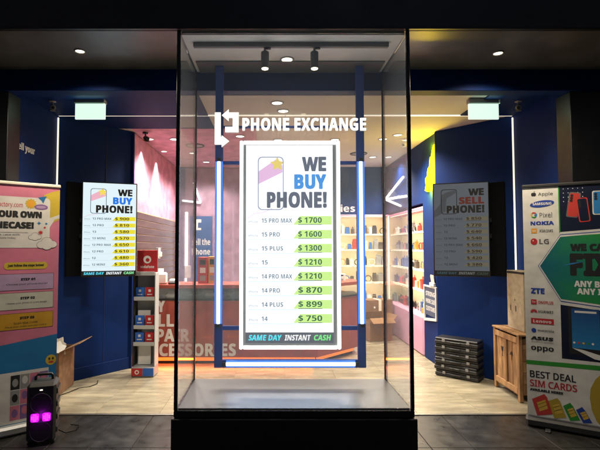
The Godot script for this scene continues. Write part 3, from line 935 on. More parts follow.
	for v in [[0.348, 0.70], [0.540, 0.70], [0.540, 1.03], [0.348, 1.03]]:
		ts.append(Vector2(v[0], v[1]) + o)
		tc.append(Color(0.02, 0.20, 0.46) if v[1] < 0.8 else Color(0.012, 0.06, 0.20))
	part(sh, "tablet_picture", tinted(ts, tc), ink, Vector3(0, 0, 0.0020))
	c.call("tablet_picture", 0.370, 0.995, 0.520, 1.012, 0.005, M["white print"])
	for i in 6:
		p.call("icon_print", oval(0.362 + i * 0.032, 0.745, 0.009, 0.009, 10), 0.005, M[["white print", "phone red", "chip gold", "banner green", "white print", "tablet blue"][i]])
	p.call("keyboard_picture", pts([0.345, 0.700, 0.42, 0.690, 0.70, 0.615, 0.70, 0.598, 0.50, 0.622]), 0.006, M["white print"])
	# lower part
	c.call("white_area", x0, 0.085, 0.857, 0.60, 0.0022, M["banner white"])
	p.call("green_stripe", pts([x0, 0.520, 0.857, 0.545, 0.857, 0.585, x0, 0.556]), 0.0035, M["banner green"])
	p.call("gold_area", pts([0.545, 0.515, 0.50, 0.46, 0.465, 0.38, 0.458, 0.30, 0.47, 0.20, 0.50, 0.12, 0.53, 0.085, 0.857, 0.085, 0.857, 0.525]), 0.0035, M["banner gold"])
	w.call("offer_text", "BEST DEAL", 0.032, 0.412, 0.366, 0.470, 0.005, M["black print"], "regular", 0.02)
	w.call("offer_text", "SIM CARDS", 0.030, 0.334, 0.372, 0.392, 0.005, M["red print"], "regular", 0.02)
	w.call("offer_text", "AVAILABLE HERE!!", 0.030, 0.296, 0.272, 0.318, 0.005, M["black print"], "bold", 0.05)
	var cards := [[0.043, 0.223, 0.156, 0.285, 0.195, 0.120, 0.080, 0.088, "phone red"], [0.162, 0.226, 0.250, 0.267, 0.292, 0.110, 0.205, 0.088, "banner gold"], [0.270, 0.204, 0.341, 0.243, 0.388, 0.105, 0.318, 0.088, "banner green"], [0.360, 0.187, 0.423, 0.223, 0.470, 0.100, 0.408, 0.088, "brand blue"]]
	for k in cards:
		p.call("sim_card_picture", pts([k[0], k[1], k[2] - 0.02, k[3] - 0.004, k[2], k[3] - 0.03, k[4], k[5], k[6], k[7]]), 0.0050, M[k[8]])
		var a := Vector2(k[0], k[1])
		var ux := Vector2(k[2], k[3]) - a
		var uy := Vector2(k[6], k[7]) - a
		var chip := PackedVector2Array()
		for f in [[0.22, 0.28], [0.78, 0.28], [0.78, 0.82], [0.22, 0.82]]:
			chip.append(a + ux * f[0] + uy * f[1])
		p.call("sim_chip_picture", chip, 0.0062, M["chip gold"])
		for f in [0.4, 0.6]:
			p.call("sim_chip_picture", PackedVector2Array([a + ux * 0.22 + uy * f, a + ux * 0.78 + uy * f, a + ux * 0.78 + uy * (f + 0.02), a + ux * 0.22 + uy * (f + 0.02)]), 0.0074, M["black print"])
	# column of makers' names and emblems
	var z := 0.0035
	p.call("emblem", oval(0.087, 2.010, 0.0125, 0.016, 16), z, M["black print"])
	p.call("emblem", oval(0.100, 2.010, 0.0125, 0.016, 16), z + 0.0003, M["black print"])
	p.call("emblem", pts([0.094, 2.028, 0.100, 2.040, 0.103, 2.036, 0.097, 2.027]), z + 0.0006, M["black print"])
	w.call("maker_name", "Apple", 0.128, 1.988, 0.238, 2.026, z, M["black print"], "regular")
	p.call("emblem", PackedVector2Array(Array(oval(0.0, 0.0, 0.092, 0.029, 28)).map(func(v): return v.rotated(0.12) + Vector2(0.155, 1.925))), z, M["brand blue"])
	w.call("maker_name", "SAMSUNG", 0.085, 1.914, 0.226, 1.937, z + 0.002, M["white print"], "bold")
	var parts4 := ["phone red", "chip gold", "banner green", "tablet blue"]
	for i in 4:
		var arc := PackedVector2Array()
		for k in 7:
			var ang := PI / 4 + PI / 2 * i + PI / 2 * k / 6.0
			arc.append(Vector2(0.092 + 0.024 * cos(ang), 1.828 + 0.026 * sin(ang)))
		for k in 7:
			var ang := PI / 4 + PI / 2 * i + PI / 2 * (6 - k) / 6.0
			arc.append(Vector2(0.092 + 0.014 * cos(ang), 1.828 + 0.015 * sin(ang)))
		p.call("emblem", arc, z, M[parts4[i]])
	c.call("emblem", 0.094, 1.824, 0.117, 1.833, z + 0.001, M["tablet blue"])
	w.call("maker_name", "Pixel", 0.135, 1.806, 0.228, 1.848, z, M["grey print"], "regular")
	w.call("maker_name", "NOKIA", 0.065, 1.740, 0.240, 1.772, z, M["brand blue"], "bold", 0.03)
	c.call("emblem", 0.070, 1.668, 0.112, 1.710, z, M["sun orange"])
	w.call("maker_name", "mi", 0.079, 1.680, 0.103, 1.699, z + 0.001, M["white print"], "bold")
	w.call("maker_name", "XIAOMI", 0.130, 1.676, 0.232, 1.700, z, M["grey print"], "bold")
	p.call("emblem", oval(0.088, 1.595, 0.026, 0.028), z, M["red print"])
	p.call("emblem", oval(0.082, 1.602, 0.005, 0.006, 10), z + 0.001, M["white print"])
	w.call("maker_name", "LG", 0.128, 1.574, 0.200, 1.616, z, M["grey print"], "bold")
	w.call("maker_name", "ZTE", 0.056, 1.140, 0.158, 1.188, z, M["brand blue"], "bold", 0.03)
	c.call("emblem", 0.054, 1.046, 0.096, 1.088, z, M["red print"])
	w.call("maker_name", "1+", 0.062, 1.056, 0.088, 1.078, z + 0.001, M["white print"], "bold")
	w.call("maker_name", "ONEPLUS", 0.108, 1.052, 0.220, 1.078, z, M["red print"], "bold")
	for i in 8:
		var ang := PI * i / 7.0
		var q := PackedVector2Array()
		for v in oval(0.017, 0, 0.011, 0.0045, 10):
			q.append(v.rotated(ang) + Vector2(0.074, 0.978))
		p.call("emblem", q, z + 0.0001 * i, M["red print"])
	w.call("maker_name", "HUAWEI", 0.108, 0.974, 0.218, 0.996, z, M["black print"], "bold")
	c.call("emblem", 0.050, 0.878, 0.220, 0.926, z, M["red print"])
	w.call("maker_name", "Lenovo", 0.068, 0.888, 0.202, 0.914, z + 0.001, M["white print"], "bold")
	p.call("emblem", oval(0.070, 0.820, 0.018, 0.019), z, M["brand blue"])
	w.call("maker_name", "motorola", 0.100, 0.812, 0.218, 0.834, z, M["grey print"], "bold")
	w.call("maker_name", "ASUS", 0.050, 0.738, 0.214, 0.768, z, M["black print"], "bold", 0.04, 0.15)
	w.call("small_text", "IN SEARCH OF INCREDIBLE", 0.050, 0.716, 0.214, 0.727, z, M["black print"], "regular")
	w.call("maker_name", "oppo", 0.046, 0.636, 0.214, 0.684, z, M["black print"], "regular", 0.03)

# ---------------------------------------------------------------- inside the shop
func upright(poly: Array, h: float) -> ArrayMesh:
	# plan outline given as x, distance in front of the camera line; rises by h when turned -90 degrees about x
	return prism(pts(poly), h)

func shop_fittings() -> void:
	var turn := Vector3(-PI / 2, 0, 0)
	var red := mat("counter red", 0.46, 0.085, 0.055, 0.38)
	grain(red, noise_tex(50, 0.02, 0.8, 1.0), Vector3(0.8, 0.8, 0.8))
	var t := thing("shop_counter", "long red service counter with white lettering and orange light along its foot", "counter", Vector3.ZERO)
	part(t, "toe_kick", upright([-1.94, 6.05, 0.42, 6.05, 1.02, 6.63, 1.02, 6.98, 0.87, 6.98, 0.30, 6.45, -1.94, 6.45], 0.10), M["satin black"], Vector3.ZERO, turn)
	part(t, "body", upright([-1.94, 5.97, 0.45, 5.97, 1.10, 6.60, 1.10, 7.02, 0.82, 7.02, 0.27, 6.50, -1.94, 6.50], 0.74), red, Vector3(0, 0.10, 0), turn)
	part(t, "ledge", upright([-1.94, 5.955, 0.456, 5.955, 1.115, 6.594, 1.115, 7.03, 0.80, 7.03, 0.26, 6.51, -1.94, 6.51], 0.022), M["satin black"], Vector3(0, 0.841, 0), turn)
	part(t, "case_back", upright([-1.94, 6.42, 0.32, 6.42, 0.90, 6.98, 0.88, 7.0, 0.31, 6.44, -1.94, 6.44], 0.137), M["satin black"], Vector3(0, 0.864, 0), turn)
	part(t, "glass_front", upright([-1.94, 5.985, 0.44, 5.985, 1.085, 6.61, 1.079, 6.614, 0.438, 5.991, -1.94, 5.991], 0.137), M["clear glass"], Vector3(0, 0.864, 0), turn)
	part(t, "countertop", upright([-1.94, 5.945, 0.46, 5.945, 1.125, 6.59, 1.125, 7.04, 0.79, 7.04, 0.25, 6.52, -1.94, 6.52], 0.045), red, Vector3(0, 1.002, 0), turn)
	part(t, "led_strip", B(2.36, 0.045, 0.014, 0.004), M["led orange"], Vector3(-0.76, 0.062, -6.042))
	area(t, Vector3(-0.76, 0.06, -6.03), Vector3(0, -0.5, 1), Vector2(2.3, 0.04), Color(1.0, 0.40, 0.10), 0.7)
	var sw := part(t, "led_strip", B(0.83, 0.045, 0.012, 0.004), M["led orange"], Vector3(0.727, 0.062, -6.335), Vector3(0, atan2(0.58, 0.60), 0))
	sw.position += Vector3(0.007, 0, 0.007)
	var f := thing("counter_lettering", "white capital words on the front of the red counter", "lettering", Vector3(0, 0, -5.97))
	var wp := mat("letter white", 0.76, 0.74, 0.70, 0.5)
	for r in [["BUY", 0.690, 0.855, 0.345], ["SELL", 0.500, 0.662, 0.46], ["REPAIR", 0.305, 0.470, 0.665], ["ACCESSORIES", 0.115, 0.280, 1.275]]:
		txt(f, "lettering", r[0], -1.900, r[1], -1.900 + r[3], r[2], 0.001, wp, "bold", 0.006, 0.02)
	# things shown inside the counter's glass case
	for k in [[-1.52, 0.16, 0.05, "cream print", "pale flat box"], [-1.02, 0.20, 0.09, "white plastic", "white rounded gadget"], [-0.78, 0.12, 0.06, "grey plastic", "grey gadget"], [0.62, 0.18, 0.08, "white plastic", "white box"]]:
		var z := -6.14 if k[0] < 0.4 else -6.45
		var g := solo("boxed_gadget", "%s behind the glass under the red countertop" % k[4], "gadget", B(k[1], k[2], 0.13, minf(k[2] * 0.4, 0.03)), M[k[3]], Vector3(k[0], 0.8635 + k[2] / 2, z), 0.2)
		g.rotation.y = k[0]
	# things standing on the counter
	var pr := thing("receipt_printer", "white receipt printer on the red counter beside the card stand", "printer", Vector3(-1.66, 1.047, -6.14), 0.2)
	part(pr, "body", B(0.17, 0.15, 0.20, 0.02), M["white plastic"], Vector3(0, 0.075, 0))
	part(pr, "paper_slot", B(0.10, 0.012, 0.02, 0.003), M["satin black"], Vector3(0, 0.148, 0.03))
	part(pr, "paper", B(0.075, 0.07, 0.002), M["white print"], Vector3(0, 0.175, 0.03), Vector3(-0.25, 0, 0))
	var mo := thing("card_terminal", "dark card terminal with pale screen on the red counter", "card terminal", Vector3(-1.48, 1.047, -6.10), 0.15)
	part(mo, "body", B(0.13, 0.04, 0.20, 0.012), M["satin black"], Vector3(0, 0.03, 0), Vector3(0.15, 0, 0))
	part(mo, "screen", B(0.10, 0.006, 0.09, 0.002), M["cream print"], Vector3(0, 0.055, -0.03), Vector3(0.15, 0, 0))
	var ph := thing("demo_phone_stand", "white phone on a small stand beside the blue poster", "phone stand", Vector3(-1.30, 1.047, -6.18), 0.1)
	part(ph, "base", lathe([[0.0, 0.0], [0.05, 0.0], [0.05, 0.01], [0.012, 0.02], [0.012, 0.10], [0.0, 0.10]], 16), M["grey plastic"])
	part(ph, "phone", B(0.08, 0.17, 0.010, 0.004), M["white plastic"], Vector3(0, 0.16, 0.02), Vector3(-0.25, 0, 0))
	for k in [[-1.09, 0.13, 0.36, "red print", "tall red box with product pictures standing on the red counter"], [-0.965, 0.10, 0.37, "sun orange", "tall orange box standing on the red counter behind the left light tube"], [0.86, 0.16, 0.10, "white plastic", "low white box on the slanting end of the counter"]]:
		var b := thing("display_box", k[4], "box", Vector3(k[0], 1.047, -6.22 if k[0] < 0.5 else -6.72), -0.1)
		part(b, "carton", B(k[1], k[2], 0.12, 0.004), M[k[3]], Vector3(0, k[2] / 2, 0))
		for j in 3:
			part(b, "picture", B(k[1] * 0.6, k[2] * 0.2, 0.002), M[["grey plastic", "white print", "black print"][j]], Vector3(0, k[2] * (0.2 + 0.3 * j), 0.0615))
	# slatted wall panel below the pink wall
	var sl := thing("slat_wall", "dark brown slatted display panel on the pink left wall", "wall panel", Vector3(-1.95, 0, -7.08))
	var tones := []
	for i in 3:
		var m := mat("slat brown %d" % i, 0.085 + 0.012 * i, 0.050 + 0.006 * i, 0.056, 0.45)
		grain(m, noise_tex(60 + i, 0.02, 0.7, 1.0), Vector3(0.5, 2.0, 0.3))
		tones.append(m)
	part(sl, "backing", B(0.012, 1.12, 2.46), M["satin black"], Vector3(0.006, 1.46, 0))
	for i in 11:
		part(sl, "slat", B(0.014, 0.092, 2.46, 0.003), tones[rng.randi_range(0, 2)], Vector3(0.020, 0.955 + i * 0.101, 0))
		part(sl, "groove_trim", B(0.004, 0.007, 2.46), M["chip gold"], Vector3(0.015, 1.0055 + i * 0.101, 0))
	for k in [[-6.35, 1.32, 0.10, 0.22], [-6.55, 1.25, 0.09, 0.30], [-6.9, 1.45, 0.12, 0.16]]:
		var h := thing("hanging_pack", "pale blister pack hung on the slatted wall, the %s" % ["nearest", "middle one, longest", "farthest and highest"][[-6.35, -6.55, -6.9].find(k[0])], "blister pack", Vector3(-1.922, k[1], k[0]))
		part(h, "hook", tube([Vector3(-0.004, k[3] / 2, 0), Vector3(0.08, k[3] / 2, 0)], 0.004), M["grey metal"])
		part(h, "backing_card", B(0.004, k[3], k[2], 0.001), M["white print"], Vector3(0.05, 0, 0))
		part(h, "blister", B(0.03, k[3] * 0.5, k[2] * 0.7, 0.01), M["cream print"], Vector3(0.067, -k[3] * 0.12, 0))
	# poster and light line at the back left
	var po := thing("wall_poster", "tall blue poster with white words on the far mauve wall", "poster", Vector3(-1.47, 1.50, -8.418))
	part(po, "sheet", B(0.42, 1.24, 0.006, 0.001), mat("poster blue", 0.03, 0.09, 0.26, 0.5), Vector3(0, 0, 0.004))
	txt(po, "lettering", "sell the", -0.17, 0.08, 0.17, 0.20, 0.0085, M["white print"], "bold")
	txt(po, "lettering", "Phone", -0.17, -0.10, 0.17, 0.02, 0.0085, M["white print"], "bold")
	card(po, "emblem", -0.10, 0.36, 0.00, 0.56, 0.008, M["white print"])
	card(po, "emblem", -0.06, 0.40, 0.06, 0.50, 0.0092, mat("poster inner", 0.03, 0.09, 0.26, 0.5))
	var ls := thing("led_strip", "upright white light strip at the far left corner of the shop", "light strip", Vector3(-1.74, 1.55, -8.40))
	part(ls, "led_tube", B(0.05, 1.3, 0.03, 0.008), M["led white"])
	part(ls, "end_cap", B(0.054, 0.03, 0.034, 0.003), M["grey plastic"], Vector3(0, 0.665, 0))
	area(ls, Vector3(0, 0, 0.02), Vector3(0, 0, 1), Vector2(0.05, 1.3), Color(1, 0.95, 0.97), 0.10)
	# ceiling lamps of the shop
	var n := 0
	var names := ["nearest the glass case, left of its middle", "second behind the glass case", "over the slatted wall", "under the pink ceiling behind the logo", "behind the middle of the lit lettering", "behind the end of the lit lettering", "behind the right case post", "right of the right case post", "far right, left of a pair", "far right, right of a pair", "far left under the pink ceiling", "farthest left at the mauve wall"]
	for q in [[-0.10, -4.64], [-0.03, -4.92], [-1.50, -6.16], [-0.58, -5.99], [-0.065, -6.28], [0.733, -6.25], [1.40, -6.22], [1.54, -5.99], [1.54, -7.48], [1.80, -7.48], [-1.40, -7.08], [-1.30, -7.83]]:
		var pink: bool = q[0] < -0.36 and q[1] < -5.62
		downlight(Vector3(q[0], 3.035 if pink else 3.052, q[1]), "round white ceiling lamp, " + names[n], 0.055, "lamp neutral", 1.0 if n < 2 else 4.6, 68.0, "round ceiling lamps inside the shop")
		n += 1
	# wall washers that draw scallops on the pink wall
	for k in [[-6.15, "nearer"], [-6.95, "farther"]]:
		var w := thing("wall_washer", "small wall-washing lamp above the pink wall, the %s of two" % k[1], "ceiling light", Vector3(-1.83, 3.035, k[0]))
		part(w, "rim", lathe([[0.04, 0.0], [0.04, -0.008], [0.052, -0.006], [0.053, 0.0]], 18), M["white plastic"])
		part(w, "bulb", lathe([[0.0, -0.004], [0.04, -0.004], [0.04, -0.0005], [0.0, -0.0005]], 18), M["lamp neutral"])
		spot(w, Vector3(0, -0.02, 0), Vector3(-0.10, -1, 0), Color(1, 0.95, 0.92), 3.2, 30.0, 0.5, 0.02)
	for k in [[-1.28, -6.55, 3.035, "left"], [1.25, -7.2, 3.052, "right"]]:
		var sp := thing("ceiling_speaker", "round ceiling speaker ring in the %s half of the shop ceiling" % k[3], "speaker", Vector3(k[0], k[2], k[1]))
		part(sp, "rim", lathe([[0.115, 0.0], [0.118, -0.012], [0.135, -0.012], [0.14, 0.0]], 24), M["satin black"])
		part(sp, "grille", lathe([[0.0, -0.006], [0.114, -0.006], [0.114, -0.001], [0.0, -0.001]], 24), M["grey plastic"])
	# neon arrows
	var na := thing("neon_arrow", "white neon arrow on the navy wall above the right shelves", "neon sign", Vector3(1.965, 2.42, -7.6))
	var V := Vector3(0, 0.01, -0.76)
	for e in [Vector3(0, -0.08, 0.58), Vector3(0, 0.25, 0.40), Vector3(0, -0.20, 0.22)]:
		part(na, "neon_tube", tube([V, e], 0.02), M["led white"])
	part(na, "fixing", B(0.036, 0.04, 0.04, 0.003), M["grey plastic"], Vector3(0.016, -0.03, 0.1))
	omni(na, Vector3(-0.12, 0, 0.0), Color(1, 0.97, 0.92), 0.05, 0.1)
	var nb := thing("neon_arrow", "white neon arrow on the far mauve wall beside the blue poster", "neon sign", Vector3(-1.62, 2.48, -8.385))
	for e in [[Vector3(0.14, -0.11, 0), Vector3(0.01, 0.27, 0)], [Vector3(0.14, -0.11, 0), Vector3(-0.20, -0.07, 0)]]:
		part(nb, "neon_tube", tube([e[0], e[1]], 0.019), M["led white"])
	part(nb, "fixing", B(0.04, 0.04, 0.036, 0.003), M["grey plastic"], Vector3(0.02, -0.095, -0.018))
	var ny := thing("neon_emblem", "yellow glowing arrow emblem on the navy wall beside the dim wall screen", "neon sign", Vector3(1.998, 2.55, -6.06), -PI / 2)
	part(ny, "neon_shape", prism(pts([0.22, 0.34, 0.16, 0.30, 0.10, 0.20, 0.06, 0.20, 0.03, 0.08, -0.03, 0.06, -0.06, -0.04, -0.13, -0.06, -0.11, -0.16, -0.15, -0.22, -0.06, -0.25, 0.0, -0.17, 0.05, -0.26, 0.22, -0.22]), 0.03), M["led yellow"])
	omni(ny, Vector3(0.05, 0.34, 0.06), Color(1, 0.84, 0.02), 0.14, 0.03)
	omni(ny, Vector3(0.04, -0.25, 0.07), Color(1, 0.84, 0.02), 0.9, 0.05)
	area(ny, Vector3(0.05, 0.0, 0.05), Vector3(0, 0, 1), Vector2(0.4, 0.5), Color(1, 0.88, 0.12), 0.10)
	security_camera(Vector3(1.72, 3.052, -6.20), "security camera on the ceiling lit yellow by the glowing emblem", M["white plastic"], -0.9)
	# words on the far navy wall
	var wl := thing("wall_lettering", "white word on the far navy wall above the lit shelves", "lettering", Vector3(0.2, 2.25, -8.419))
	txt(wl, "lettering", "Accessories", 0.0, -0.05, 1.21, 0.09, 0.001, M["white print"], "bold", 0.006)

func pack_mesh(w: float, h: float, d: float) -> ArrayMesh:
	# a carded pack: a box with a hang tab
	var key := "pack %.3f %.3f %.3f" % [w, h, d]
	if not meshes.has(key):
		var st := begin()
		add_box(st, Vector3(w, h * 0.8, d), 0.004, Vector3(0, h * 0.4, 0))
		add_box(st, Vector3(w * 0.9, h * 0.2, 0.004), 0.001, Vector3(0, h * 0.9, -d * 0.2))
		meshes[key] = st.commit()
	return meshes[key]

func shelving() -> void:
	var cream := mat("shelf cream", 0.74, 0.66, 0.47, 0.5)
	var trim := mat("trim pink", 0.78, 0.30, 0.46, 0.5)
	var base := mat("base pink", 0.62, 0.33, 0.48, 0.5)
	var gl: Material = M["shelf light"]
	var goods := []
	for c in [[0.02, 0.02, 0.022], [0.25, 0.25, 0.26], [0.45, 0.04, 0.03], [0.66, 0.64, 0.6], [0.04, 0.12, 0.36], [0.5, 0.25, 0.05], [0.09, 0.07, 0.06], [0.03, 0.03, 0.05]]:
		goods.append(mat("goods %d" % goods.size(), c[0], c[1], c[2], 0.45))
	var ring := tube(range(14).map(func(i): return Vector3(0.055 * cos(TAU * i / 14), 0.055 + 0.055 * sin(TAU * i / 14), 0)), 0.010, 6, true)
	var bottle := lathe([[0.0, 0.0], [0.03, 0.0], [0.032, 0.01], [0.032, 0.09], [0.014, 0.11], [0.014, 0.13], [0.0, 0.13]], 12)
	var where := ["top", "second", "third", "fourth", "lowest"]
	var tints := ["black", "grey", "red", "white", "blue", "orange", "brown", "dark"]
	var count := ["first", "second", "third", "fourth", "fifth", "sixth", "seventh", "eighth", "ninth", "tenth", "eleventh", "twelfth", "thirteenth", "fourteenth", "fifteenth", "sixteenth", "seventeenth", "eighteenth", "nineteenth", "twentieth", "twenty-first", "twenty-second", "twenty-third", "twenty-fourth", "twenty-fifth", "twenty-sixth", "twenty-seventh", "twenty-eighth", "twenty-ninth", "thirtieth"]
	for unit in 2:
		var back := unit == 0
		var wd := 1.42 if back else 2.0
		var label := "lit cream shelf unit along the far navy wall with small accessories" if back else "long lit cream shelf unit along the right wall with small accessories"
		var t := thing("shelf_unit", label, "shelf unit", Vector3(1.27, 0, -8.418) if back else Vector3(2.279, 0, -7.41), 0.0 if back else -PI / 2)
		var dp := 0.26
		part(t, "back_panel", B(wd - 0.06, 1.58, 0.012), cream, Vector3(0, 1.36, 0.007))
		for s in [-1, 1]:
			part(t, "side_panel", B(0.03, 2.10, dp, 0.003), cream, Vector3(s * (wd / 2 - 0.015), 1.052, dp / 2 + 0.001))
		part(t, "top_panel", B(wd, 0.025, dp, 0.003), trim, Vector3(0, 2.1155, dp / 2 + 0.001))
		part(t, "top_trim", B(wd, 0.03, 0.012, 0.003), trim, Vector3(0, 2.112, dp + 0.0075))
		part(t, "base_cabinet", B(wd - 0.062, 0.555, dp + 0.03, 0.02), base, Vector3(0, 0.28, dp / 2 + 0.016))
		var near := part(t, "led_edge", B(0.022, 1.52, 0.012, 0.003), M["led warm strip"], Vector3((-1.0 if back else -1.0) * (wd / 2 - 0.015), 1.35, dp + 0.008))
		near.visible = true
		if back:
			near.position.x = wd / 2 - 0.015
		var hs := [1.775, 1.495, 1.205, 0.905, 0.568]
		for i in 5:
			if i < 4:
				part(t, "shelf", B(wd - 0.064, 0.014, dp - 0.03, 0.002), cream, Vector3(0, hs[i], dp / 2))
			if i < 4:
				var tx := -wd / 2 + 0.12
				while tx < wd / 2 - 0.1:
					part(t, "price_ticket", B(0.045, 0.026, 0.002), M["white print"], Vector3(tx, hs[i] - 0.004, dp - 0.0135))
					tx += rng.randf_range(0.11, 0.2)
			var top: float = 2.10 if i == 0 else hs[i - 1] - 0.008
			part(t, "shelf_light", B(wd - 0.14, 0.008, 0.018, 0.002), gl, Vector3(0, top - 0.006, dp - 0.04))
			area(t, Vector3(0, top - 0.014, dp - 0.04), Vector3(0, -1, -0.55), Vector2(wd - 0.16, 0.018), Color(1.0, 0.95, 0.82), 0.32 if back else 0.38)
			var x := -wd / 2 + 0.09
			var row := []
			while x < wd / 2 - 0.08:
				var kind := rng.randi_range(0, 9)
				var w := 0.05
				var mesh: Mesh = ring
				var what := "coiled cable"
				if kind < 7:
					w = [0.05, 0.07, 0.08, 0.10][rng.randi_range(0, 3)]
					mesh = pack_mesh(w, [0.10, 0.13, 0.16, 0.19][rng.randi_range(0, 3)], 0.05)
					what = "carded pack"
				elif kind < 8:
					w = 0.07
					mesh = bottle
					what = "small bottle"
				else:
					w = 0.13
				if not (back and t.position.x + x < 0.80):
					var local := Vector3(x + w / 2, hs[i] + (0.0072 if i < 4 else -0.010), dp * 0.55 + rng.randf_range(-0.04, 0.04))
					row.append([what, mesh, rng.randi_range(0, 7), t.transform * local, t.rotation.y + rng.randf_range(-0.2, 0.2)])
				x += w + rng.randf_range(0.006, 0.035)
			var unit_name := "far wall" if back else "right wall"
			for k in row.size():
				var e: Array = row[k]
				var label_k := "%s %s, %s from the %s on the %s %s shelf" % [tints[e[2]], e[0], count[row.size() - 1 - k if back else k], "right" if back else "left", where[i], unit_name]
				solo("accessory_pack", label_k, "accessory", e[1], goods[e[2]], e[3], e[4], "accessories on the %s unit" % unit_name)
	# framed notice on the navy return wall and the leaflets above it
	var fr := thing("framed_notice", "blue notice in a white frame on the wall under the dim wall screen", "notice", Vector3(1.998, 0.78, -6.12), -PI / 2)
	part(fr, "frame", ring_mesh(pts([-0.24, -0.26, 0.24, -0.20, 0.24, 0.24, -0.24, 0.24]), pts([-0.21, -0.22, 0.21, -0.17, 0.21, 0.22, -0.21, 0.22]), 0.02), M["white plastic"])
	part(fr, "panel", B(0.42, 0.38, 0.008), mat("notice blue", 0.05, 0.08, 0.14, 0.5), Vector3(0, 0.025, 0.005))
	for k in [["STRING", 0.10], ["PHONE CASE", 0.0], ["CUSTOMS", -0.10]]:
		txt(fr, "lettering", k[0], -0.17, k[1], 0.17, k[1] + 0.06, 0.0105, M["white print"], "bold")
	var lf := thing("leaflet_holder", "white leaflets in a holder on the framed notice by the wall screen", "leaflet holder", Vector3(1.98, 1.021, -6.0), -PI / 2)
	part(lf, "holder", B(0.16, 0.05, 0.035, 0.006), M["white plastic"], Vector3(0, 0.025, 0.0))
	for i in 3:
		part(lf, "leaflet", B(0.12, 0.12, 0.002), M["cream print"], Vector3(-0.02 + 0.02 * i, 0.09, -0.008 + 0.008 * i), Vector3(0.1, 0, 0.12 * i - 0.1))

